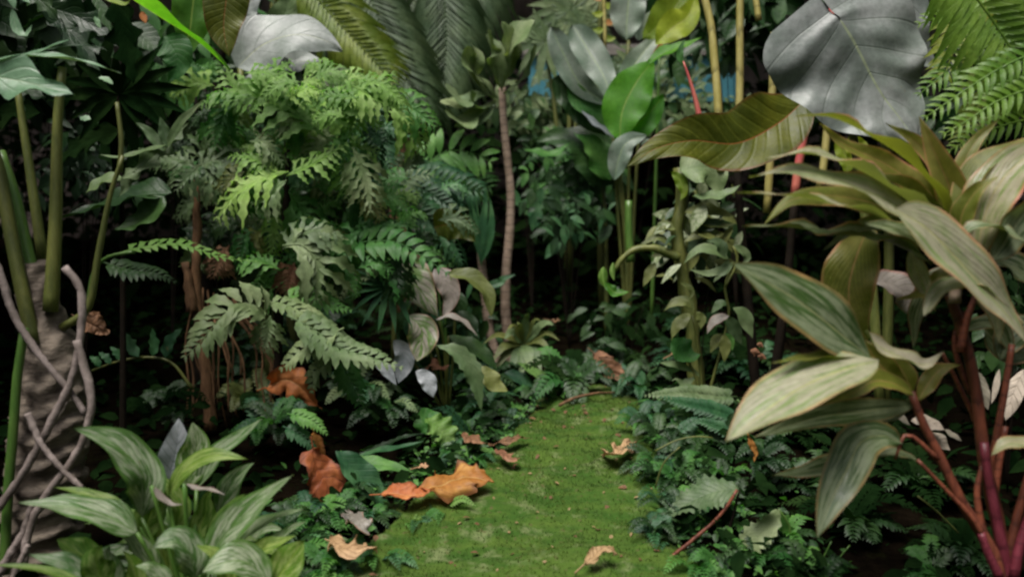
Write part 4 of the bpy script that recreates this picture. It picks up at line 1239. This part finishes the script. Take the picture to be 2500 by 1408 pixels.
shrub('shrub', 'shadowed shrub between the lime ferns and the banana leaf', 420, 160, 3.2, 130, 140, 140, (40, 100), ['dark', 'deep', 'green'], gy=900)

shrub('shrub', 'thin grey-green twiggy shrub in front of the blue basin', 1540, 180, 4.75, 250, 80, 330, (16, 46), ['greygreen', 'shrub', 'pale'], gy=700)
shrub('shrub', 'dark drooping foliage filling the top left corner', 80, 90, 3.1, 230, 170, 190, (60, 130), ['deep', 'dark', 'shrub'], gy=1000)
shrub('shrub', 'dim foliage behind the yellow stalks at the top', 1800, 40, 4.0, 190, 130, 230, (40, 90), ['dark', 'deep', 'shrub'], gy=800)
shrub('shrub', 'shadowy foliage behind the hanging old banana leaf', 540, 40, 3.6, 150, 120, 110, (50, 110), ['dark', 'deep', 'green'], gy=900)

shrub('shrub', 'dense small-leaved green shrub behind the lime ferns', 740, 430, 3.5, 290, 260, 380, (24, 64), ['green', 'dark', 'shrub', 'teal'], gy=960)
shrub('shrub', 'low tangle of dark leaves behind the striped leaves', 1080, 800, 3.5, 140, 130, 120, (30, 70), ['deep', 'dark', 'teal'], gy=960)

ar = plant('elephant_leaf', 'dark rounded leaf arching over the small shrub right of the ringed cane', 'plant', 1480, 800, 4.0)
L(ar, '1500,450 1440,370 1380,340 1300,345', 3.9, 70, 'dark', 'ovate', up=.5, fold=.2)
L(ar, '1490,440 1470,390 1440,350 1400,325', 3.85, 46, 'green', 'ovate', up=.6, fold=.2)
L(ar, '1280,365 1310,372 1350,378 1390,350', 3.8, 20, 'green', 'lance', up=.7)
S(ar, '1440,400 1470,450 1480,600 1480,820', 3.95, 4, 6, 'pet', name='petiole')

vg = plant('variegated_vine', 'variegated vine with hanging narrow leaflets left of the pink-edged leaves', 'plant', 1720, 900, 2.75)
D = 2.7
for pts, hw, mt in [
        ('1780,632 1740,610 1700,612 1668,645', 16, 'greygreen'), ('1780,632 1760,660 1720,668 1680,656', 12, 'greygreen'), ('1770,628 1760,600 1745,590 1722,588', 16, 'greygreen'), ('1790,640 1770,660 1755,672 1742,690', 12, 'greygreen'),
        ('1690,770 1680,740 1650,735 1620,760', 14, 'oliveg'), ('1685,765 1660,790 1650,800 1640,826', 18, 'oliveg'), ('1700,760 1712,780 1712,790 1710,804', 13, 'oliveg'), ('1690,750 1670,738 1640,745 1625,755', 12, 'oliveg'),
        ('1640,826 1670,860 1690,870 1712,864', 34, 'green'), ('1780,770 1750,780 1735,795 1726,815', 14, 'mauve'), ('1775,770 1790,800 1800,820 1812,842', 20, 'greygreen'), ('1790,750 1815,770 1825,795 1838,825', 20, 'pale'), ('1775,745 1760,740 1750,750 1736,765', 12, 'greygreen'),
        ('1768,815 1750,830 1742,845 1734,862', 14, 'oliveg'), ('1768,815 1770,840 1770,860 1768,884', 15, 'oliveg'), ('1770,812 1780,825 1786,838 1788,856', 10, 'green'),
        ('1790,600 1810,610 1825,630 1810,650', 12, 'greygreen'), ('1660,690 1680,700 1690,715 1680,735', 8, 'oliveg')]:
    L(vg, pts, D + random.uniform(-.06, .06), hw, mt, 'lance', up=.45, nv=12, nu=3, fold=.25)
for pts in ['1790,640 1770,700 1780,760 1770,815 1720,1000', '1690,770 1700,820 1720,1000', '1790,600 1800,640 1770,700', '1640,826 1690,900 1720,1000']:
    S(vg, pts, D + .05, 3, 4, 'pet', name='stem', sides=6)
yl = plant('climbing_vine', 'mossy yellow-green vine arching left to a plump lime bud in the dark middle', 'plant', 1660, 900, 2.95)
S(yl, '1660,410 1665,480 1655,560 1660,640 1690,800 1700,1010', 2.95, 16, 20, 'pet', name='stem', bumps=.5)
S(yl, '1660,630 1600,606 1550,610 1520,630 1500,660', 2.9, 12, 6, 'pet', name='branch', bumps=.4)
m = MB()
for i, (px_, py_, ln_, w_) in enumerate([(1474, 650, 52, 15), (1497, 640, 44, 9)]):
    blade(m, lift3('%g,%g %g,%g %g,%g' % (px_, py_, px_ - 2, py_ + ln_ * .5, px_ + 2, py_ + ln_), 2.85), PX(w_, 2.85), 'ellip', fold=-.7, curl=.5, up=.2, nv=14, nu=5)
part('bud', m, G['lime'], yl)
L(yl, '1476,690 1490,705 1505,715 1538,712', 2.85, 15, 'banana', 'lance', up=.5)
L(yl, '1640,420 1660,440 1670,470 1660,490', 2.9, 16, 'yellow', 'lance', up=.3)
L(yl, '1660,420 1700,410 1740,420 1760,480', 2.9, 52, 'pale', 'ovate', up=.4)
L(yl, '1690,480 1740,480 1780,470 1810,450', 2.88, 22, 'greygreen', 'lance', up=.7)
for pts, hw in [('1650,560 1620,550 1610,560 1600,575', 14), ('1670,590 1720,570 1740,580 1770,570', 14), ('1670,520 1720,510 1760,520 1800,530', 20), ('1680,540 1730,545 1770,550 1800,545', 16), ('1640,600 1610,580 1590,585 1560,600', 12), ('1600,640 1590,660 1580,680 1570,700', 14)]:
    L(yl, pts, 2.92, hw, 'oliveg', 'lance', up=.5, nv=12, nu=3)

# ------------------------------------------------------------------ low plants along the right of the path
r1 = plant('sword_fern', 'low fern with toothed pale fronds reaching left over the end of the path', 'fern', 1790, 1010, 2.75)
F(r1, '1800,968 1740,965 1670,958 1572,966', 2.7, 34, 20, 'greygreen', up=.5, wr=.4, ang=75, rr=.002)
F(r1, '1800,1020 1740,1000 1680,985 1610,968', 2.65, 34, 17, 'teal', up=.5, wr=.36, ang=66)
F(r1, '1810,1050 1770,1046 1720,1030 1690,1028', 2.6, 28, 12, 'teal', up=.5, wr=.3)
L(r1, '1610,886 1650,890 1690,905 1715,922', 2.75, 12, 'greygreen', 'lance', up=.5)
L(r1, '1700,920 1670,935 1650,925 1640,930', 2.75, 10, 'greygreen', 'lance', up=.5)
F(r1, '1800,1000 1790,1050 1770,1070 1740,1080', 2.6, 30, 10, 'dark', up=.5, wr=.3)
S(r1, '1800,975 1815,1000 1800,1060', 2.72, 3, 4, 'petg')
r2 = plant('wavy_fern', 'broad grey-green fern leaf with a frilled edge right of the path', 'fern', 1700, 1280, 2.1)
L(r2, '1805,1195 1750,1200 1690,1222 1620,1262', 2.1, 54, 'greygreen', 'ovate', up=.55, lob=(12, .22, .2), fold=.15)
L(r2, '1640,1260 1610,1280 1590,1300 1570,1320', 2.08, 24, 'teal', 'ovate', up=.6, lob=(6, .3, .2))
S(r2, '1805,1195 1780,1290 1740,1400', 2.1, 3, 4, 'darkstem')
L(r2, '1900,1240 1880,1280 1840,1320 1808,1380', 2.02, 40, 'pale', 'ellip', up=.5, lob=(9, .25, .3), fold=.2)
L(r2, '1895,1250 1910,1270 1918,1290 1922,1310', 2.05, 26, 'green', 'ellip', up=.5, lob=(5, .4, .3))
S(r2, '1900,1240 1930,1300 1900,1420', 2.04, 3, 4, 'petg')
m = MB()
tube(m, lift3('1800,1195 1760,1255 1700,1310 1620,1372 1580,1400', 1.98), PX(4, 2), PX(5, 2), bumps=.3)
single('red_twig', m, G['redstem'], 'thin rust-red twig slanting beside the frilled fern leaf', 'twig')
for i, (pts, mt, lab) in enumerate([('1600,1100 1650,1075 1700,1065 1740,1068', 'pet', 'thin pale tendril curving above the dark gap right of the path'), ('1600,1190 1620,1130 1660,1090', 'pet', 'short dark tendril at the path edge below the pale one'),
                                    ('2240,1210 2290,1250 2340,1300', 'pet', 'faint olive tendril in the dark under the ti plant'), ('2020,1408 2050,1360 2075,1330', 'petg', 'short green stalk low in the dark under the ti plant'),
                                    ('1990,1400 2015,1350 2030,1320', 'petg', 'thin green shoot beside the short stalk under the ti plant')]):
    m = MB()
    tube(m, lift3(pts, 1.95 + .05 * (i < 2)), .0022, .0016)
    single('tendril', m, G[mt], lab, 'tendril')

# a dark red bud and the blue basin beyond
m = MB()
for px_, py_, r_ in [(1845, 858, 13), (1860, 870, 11), (1856, 842, 8)]:
    blade(m, lift3('%g,%g %g,%g %g,%g' % (px_ - r_, py_, px_, py_ - 4, px_ + r_, py_ + 6), 2.4), PX(r_, 2.4), 'ellip', fold=-.4, curl=.6, nv=10, nu=4)
single('red_bud', m, G['brown'], 'small dull red bud in the dark left of the pale pink-edged leaf', 'flower')

def box(mb, x0, x1, y0, y1, z0, z1, n=1):
    q = len(mb.v)
    for z in (z0, z1):
        for x, y in ((x0, y0), (x1, y0), (x1, y1), (x0, y1)):
            mb.v.append(V((x, y, z)))
            mb.uv.append((0, 0))
    for f in ((0, 3, 2, 1), (4, 5, 6, 7), (0, 1, 5, 4), (1, 2, 6, 5), (2, 3, 7, 6), (3, 0, 4, 7)):
        mb.f.append(tuple(q + i for i in f))
M_BLUE = simple_mat('blue_paint', [(.12, .4, .5), (.16, .46, .56), (.12, .36, .44)], 8, rough=.4, bump=.1, spec=.5)
M_RIM = simple_mat('pale_rim', [(.38, .34, .3), (.45, .4, .36)], 9, rough=.6, bump=.2)
bs = thing('basin', 'bright blue painted raised basin with a pale rim glimpsed between the stalks', 'basin', V((.7, 5.35, 0)))
def px_box(x0, x1, y0, y1, z0, z1):
    m = MB()
    box(m, x0, x1, y0, y1, z0, z1)
    return m
x0, x1, yy = at(1290, 200, 5.1).x, at(1790, 200, 5.1).x, 5.1
m = MB()
box(m, x0, x1, yy, yy + .06, 1.08, 1.33)
box(m, x0, x1, yy + .54, yy + .6, 1.08, 1.33)
box(m, x0, x0 + .06, yy + .063, yy + .537, 1.08, 1.33)
box(m, x1 - .06, x1, yy + .063, yy + .537, 1.08, 1.33)
part('tank', m, M_BLUE, bs, smooth=False)
m = MB()
box(m, x0 - .03, x1 + .03, yy - .03, yy + .08, 1.333, 1.39)
box(m, x0 - .03, x1 + .03, yy + .52, yy + .63, 1.333, 1.39)
part('rim', m, M_RIM, bs, smooth=False)
part('water', px_box(x0 + .063, x1 - .063, yy + .063, yy + .537, 1.083, 1.25), M_BLUE, bs, smooth=False)
part('plinth', px_box(x0 + .05, x1 - .05, yy + .03, yy + .57, 0, 1.077), M_SOIL, bs, smooth=False)

# ------------------------------------------------------------------ low plants on the left of the path
l1 = plant('round_leaf_plant', 'low plant with bright puckered round leaves by the far left edge of the path', 'plant', 1075, 1090, 2.75)
L(l1, '1040,1020 1065,1040 1085,1060 1105,1090', 2.65, 40, 'lime', 'ellip', up=.6, wav=(.3, 4))
L(l1, '1030,1060 1040,1030 1060,1020 1080,1030', 2.68, 30, 'green', 'ellip', up=.5, wav=(.3, 3))
L(l1, '1085,1125 1120,1108 1180,1112 1236,1135', 2.6, 38, 'green', 'ellip', up=.75, fold=.15)
S(l1, '1060,1040 1068,1080 1075,1110', 2.68, 3, 4, 'petg')
l2 = plant('strap_fern', 'low plant of long green strap leaves beside the orange curled leaf', 'plant', 860, 1150, 2.4)
L(l2, '820,1100 860,1140 905,1190 948,1242', 2.3, 40, 'teal', 'ellip', up=.6, fold=.25)
L(l2, '830,1100 880,1130 940,1135 1010,1152', 2.36, 26, 'green', 'lance', up=.6, fold=.2)
L(l2, '860,1120 920,1100 980,1090 1035,1076', 2.45, 13, 'teal', 'lance', up=.8)
L(l2, '870,1110 930,1090 990,1065 1040,1056', 2.5, 12, 'dark', 'lance', up=.7, lob=(9, .3, .3))
S(l2, '830,1100 840,1120 850,1160', 2.38, 4, 5, 'petg')

def fern_patch(name, label, cx, cy, d, n, ln, mats, rnd=40, gx=None):
    r = plant(name, label, 'fern', cx, cy, d)
    for i in range(n):
        an = 2 * PI * i / n + random.uniform(-.3, .3)
        l_ = ln * random.uniform(.7, 1.2)
        x, y = cx + random.uniform(-rnd, rnd), cy + random.uniform(-rnd, rnd) * .6
        ex, ey = x + l_ * math.cos(an), y + l_ * math.sin(an) * .55 - ln * .15
        m = MB()
        P = lift3('%g,%g %g,%g %g,%g' % (x, y, (x + ex) / 2, (y + ey) / 2 - ln * .28, ex, ey), d, d - .12 * math.sin(an))
        frond(m, P, PX(ln * .3, d), 11, wr=.26, up=.65, pn=4, pu=1, rr=.0015)
        part('frond', m, G[random.choice(mats)], r)
    return r
FP = [
    ('low fern with fine dark fronds under the pale silvery fern', 880, 960, 2.75, 14, 90, ['dark', 'teal', 'greygreen']),
    ('fine fern beneath the curled orange leaf at left', 660, 1050, 2.65, 14, 90, ['green', 'dark', 'teal']),
    ('small fern between the strap leaves and the black hollow', 930, 1020, 2.7, 14, 80, ['greygreen', 'green', 'dark']),
    ('ground fern right of the bottom left silver clump', 790, 1260, 2.15, 14, 80, ['green', 'dark', 'teal']),
    ('ground fern at the bottom border left of the path', 800, 1390, 1.95, 14, 90, ['greygreen', 'green', 'teal']),
    ('bright small fern at the left mossy bank', 1060, 1250, 2.25, 9, 60, ['green', 'lime']),
    ('ground fern under the lime bud right of the path end', 1640, 1080, 2.6, 12, 80, ['dark', 'teal']),
    ('dark ground fern on the right bank of the path', 1640, 1170, 2.35, 14, 80, ['dark', 'teal', 'green']),
    ('ground fern at the lower right bank beneath the frilled leaf', 1620, 1310, 2.1, 13, 80, ['green', 'dark', 'teal']),
    ('ground fern in the bottom right corner of the path', 1720, 1400, 1.95, 12, 90, ['green', 'dark']),
    ('dim fern under the dark leaf of the ti plant', 1850, 1130, 2.3, 12, 80, ['deep', 'dark']),
    ('dim fern at the bottom border right of the path', 1980, 1400, 1.9, 12, 80, ['deep', 'dark', 'green']),
    ('dim fern at the bottom right under the red stems', 2290, 1400, 1.95, 12, 100, ['deep', 'dark', 'green']),
    ('fern tuft at the foot of the striped leaves', 1150, 1010, 2.95, 10, 60, ['dark', 'teal']),
    ('fern tuft beside the foot of the tall ringed cane', 1310, 980, 3.2, 11, 70, ['teal', 'green', 'dark']),
    ('leafy fern in the dark behind the end of the path', 1440, 930, 3.4, 12, 80, ['green', 'dark']),
    ('shadowed fern left of the fibrous trunk', 400, 1000, 2.7, 12, 90, ['deep', 'dark']),
    ('fern in the gloom between brown roots and orange leaf', 620, 980, 2.9, 10, 90, ['dark', 'oliveg']),
    ('fern lapping over the right path edge below the toothed pale frond', 1590, 1040, 2.75, 13, 70, ['teal', 'dark', 'green']),
    ('fern lapping over the right path edge level with the folded brown leaf', 1600, 1130, 2.45, 13, 70, ['dark', 'green', 'teal']),
    ('fern lapping over the right path edge above the tan leaf', 1640, 1240, 2.2, 13, 75, ['green', 'dark', 'teal']),
    ('fern lapping over the left path edge below the ragged orange leaf', 1020, 1290, 2.2, 11, 60, ['green', 'teal', 'lime']),
    ('fern lapping over the left path edge at the bottom border', 930, 1380, 2.0, 12, 80, ['green', 'teal', 'greygreen']),
    ('dark fern closing the far end of the path', 1390, 950, 3.15, 14, 120, ['dark', 'deep', 'green']),
    ('dark fern right of the far end of the path', 1560, 950, 3.2, 13, 80, ['dark', 'deep', 'teal']),
    ('dark fern in the hollow beyond the path end', 1490, 880, 3.6, 13, 80, ['deep', 'dark']),
    ('lacy fern between the tree fern and the pale silvery fern', 830, 700, 2.95, 14, 110, ['green', 'teal', 'greygreen']),
    ('lacy fern at the left of the bright fern mass', 580, 560, 3.0, 13, 100, ['green', 'dark', 'teal']),
]
for lab, cx, cy, d, n, ln, mats in FP:
    fern_patch('fern', lab, cx, cy, d, n, ln, mats)

F(q3, '700,1010 730,1015 765,1030 800,1062', 2.3, 34, 10, 'green', up=.6, wr=.24)
F(q3, '690,1040 720,1055 750,1075 770,1110', 2.3, 32, 9, 'teal', up=.6, wr=.24)

# fringe of small ferns nobody could tell apart: built once, then copied with their fronds
def copy_fern(src, loc, rz, sc, label, group):
    r = src.copy()
    COL.objects.link(r)
    r.location, r.rotation_euler, r.scale = loc, (0, 0, rz), (sc, sc, sc)
    r['label'], r['group'] = label, group
    for ch in src.children:
        k_ = ch.copy()
        COL.objects.link(k_)
        k_.parent = r
    return r
def seed_fern(mats, loc, label, group, ln):
    r = thing('fern', label, 'fern', V(loc), group)
    n = 11
    for i in range(n):
        an = 2 * PI * i / n + random.uniform(-.25, .25)
        l_ = ln * random.uniform(.7, 1.15)
        o_ = V(loc)
        h_ = random.uniform(.25, .6)
        P = [o_ + V((0, 0, .01)), o_ + V((.5 * l_ * math.cos(an), .5 * l_ * math.sin(an), l_ * h_)), o_ + V((l_ * math.cos(an), l_ * math.sin(an), l_ * h_ * .7))]
        m = MB()
        frond(m, P, ln * .27, 13, wr=.22, pn=4, pu=1, rr=.0012, N0=V((0, 0, 1)), kind='lance', jit=.2)
        part('frond', m, G[random.choice(mats)], r)
    return r
LAB = {'l': ('small fern on the left edge of the path, %s from the bottom border', 'ferns fringing the left edge of the path'),
       'r': ('small fern on the right edge of the path, %s from the bottom border', 'ferns fringing the right edge of the path'),
       'b': ('dim fern in the dark understorey past the path end, %s from the left', 'ferns in the dark understorey'),
       'u': ('dim fern on the dark soil beneath the ti plant, %s from the path', 'ferns beneath the ti plant')}
ORD = 'first second third fourth fifth sixth seventh eighth ninth tenth eleventh twelfth thirteenth fourteenth fifteenth'.split()
SPOTS = {'l': [], 'r': [], 'b': [], 'u': []}
for i in range(15):
    y = 1.75 + 1.35 * i / 14
    l, r = edges(y)
    SPOTS['l'].append((l - random.uniform(.0, .26), y))
    SPOTS['r'].append((r + random.uniform(.01, .24), y))
for i in range(14):
    SPOTS['b'].append((random.choice([random.uniform(-1.2, -.1), random.uniform(.55, 1.0)]), random.uniform(3.15, 4.1)))
for i in range(10):
    SPOTS['u'].append((random.uniform(.62, 1.2), random.uniform(1.75, 2.7)))
for key, mats, ln in (('l', ['green', 'dark', 'teal', 'green'], .12), ('r', ['dark', 'teal', 'green', 'dark'], .12), ('b', ['deep', 'dark', 'dark', 'teal'], .2), ('u', ['deep', 'deep', 'dark'], .15)):
    src = None
    for i, (x, y) in enumerate(sorted(SPOTS[key], key=lambda c: c[1] if key in 'lr' else c[0])):
        lab, grp = LAB[key][0] % ORD[i], LAB[key][1]
        if src is None:
            src = seed_fern(mats, (x, y, .0), lab, grp, ln)
        else:
            copy_fern(src, V((x, y, 0)), random.uniform(0, 6.28), random.uniform(.7, 1.35), lab, grp)

# ------------------------------------------------------------------ dry leaves
def dry(label, pts, hw, mat, kind='ovate', d=None, up=.8, **k):
    m = MB()
    if d is None:
        P = [on_ground(a[0], a[1], .03 + (a[2] if len(a) > 2 else 0)) for a in parse(pts)]
        dm = ground_d(parse(pts)[0][1])
    else:
        P, dm = lift3(pts, d), d
    kk = dict(up=up, fold=.35, wav=(.3, 2.3), nv=34, nu=8, curl=.25)
    kk.update(k)
    blade(m, P, PX(hw, dm), kind, **kk)
    # crumpled, with a torn and shrunken rim
    sx = random.uniform(0, 50)
    h_ = PX(hw, dm)
    for i_, c_ in enumerate(m.v):
        a_ = abs(2 * m.uv[i_][0] - 1)
        s1 = noise.noise_vector(c_ * (1.1 / h_) * .9 + V((sx, 0, 0)))
        s2 = noise.noise_vector(c_ * (3.1 / h_) + V((0, sx, 0)))
        m.v[i_] = c_ + s1 * (h_ * .26 * (.35 + a_)) + s2 * (h_ * .13 * (.4 + a_))
    # stalk
    e = P[0] + (P[0] - P[1]).normalized() * .03
    tube(m, [P[0], P[0].lerp(e, .5), e], .0022, .0018, sides=5)
    return single('dry_leaf', m, G[mat], label, 'dry leaf', 'fallen leaves')
dry('curled orange dry leaf with ragged dark tip on the mossy edge of the path', '1025,1200,.035 1080,1186,.042 1140,1164,.045 1205,1176,.035', 56, 'orange', 'ellip', lob=(5, .22, .15), wav=(.2, 1.7), fold=.25, curl=.15, nu=9)
dry('folded orange dry leaf touching the left end of the ragged one', '930,1206,.035 970,1204,.04 1015,1206,.042 1062,1198,.04', 32, 'orange', 'long', fold=.5, wav=(.12, 1.4), curl=.1)
dry('upright orange dry leaf resting against the fern below the pale fronds', '650,945 695,928 742,952 786,1002', 50, 'orange', d=2.56, roll=25, fold=.55, up=.4, lob=(3, .3, .2))
dry('hanging orange dry leaf curled lengthwise, above the drooping rusty one', '766,1052 774,1085 784,1115 806,1160', 17, 'orange', d=2.36, up=.2, curl=.5, wav=(.2, 1.5), roll=25)
dry('drooping rusty orange dry leaf left of the strap leaves', '764,1092 772,1135 795,1180 822,1236', 48, 'rust', d=2.28, wav=(.3, 1.6), roll=-20, up=.25, kind='ellip')
dry('pale tan curled dry leaf in the foreground of the path', '1428,1375,.04 1455,1350,.055 1480,1335,.06 1512,1355,.04', 24, 'tan', 'ellip', curl=.35, lob=(2, .4, .1))
dry('folded brown dry leaf on the right edge of the path', '1475,1110,.02 1500,1110,.05 1525,1095,.05 1560,1082,.02', 30, 'tan', 'ovate', fold=.7)
dry('pale pinkish dry leaf at the lower left edge of the path', '805,1320,.04 840,1335,.06 875,1335,.06 920,1340,.03', 36, 'tan', 'ellip', lob=(3, .4, .2))
dry('greyish dry leaf just above the pale pinkish one', '850,1250,.05 870,1265,.07 890,1285,.07 900,1310,.04', 26, 'mauve', 'ellip')
dry('slim reddish dry leaf at the far left of the path', '1200,1085,.02 1235,1075,.04 1265,1068,.04 1295,1068,.02', 13, 'brown', 'lance')
dry('small dark brown dry leaf at the far left beside the slim reddish one', '1130,1060,.02 1155,1072,.04 1180,1082,.04 1205,1085,.02', 18, 'brown', 'lance')
dry('dark curled dry leaf at the path edge beyond the ragged orange one', '1215,1100,.02 1235,1110,.04 1250,1118,.04 1268,1118,.02', 15, 'brown', 'ellip')
dry('large shaggy brown dry leaf standing at the dark end of the path', '1450,862 1480,890 1515,920 1548,950', 24, 'brown', d=3.2, up=.2)
dry('small rust dry leaf low in the dark beyond the pale tuft', '1345,782 1355,784 1362,782 1372,780', 8, 'brown', d=3.3)
dry('tiny orange dry leaf dangling under the big pink-edged leaf', '1828,1065 1838,1090 1845,1105 1840,1125', 9, 'orange', d=2.0, up=.2)
dry('rust brown dead leaf hanging behind the trunk of the tree philodendron', '200,780 220,790 240,800 255,820', 36, 'brown', d=2.3, up=.2)
dry('small tan dry scrap above the ragged orange leaf', '1020,1140,.04 1035,1136,.05 1050,1136,.05', 10, 'tan', 'ellip')
dry('brown dead leaf among the striped leaves', '1040,900 1060,890 1080,900 1095,890', 18, 'brown', d=2.8)
dry('small brown dry scrap under the lime bud side shrubs', '1640,865 1650,860 1656,868', 8, 'tan', d=2.75)
m = MB()
tube(m, [on_ground(1365, 990, .04), on_ground(1400, 972, .06), on_ground(1450, 960, .07), on_ground(1500, 958, .05)], .006, .003, bumps=.3)
single('twig', m, G['fibre'], 'curved tan twig lying at the far end of the path', 'twig')
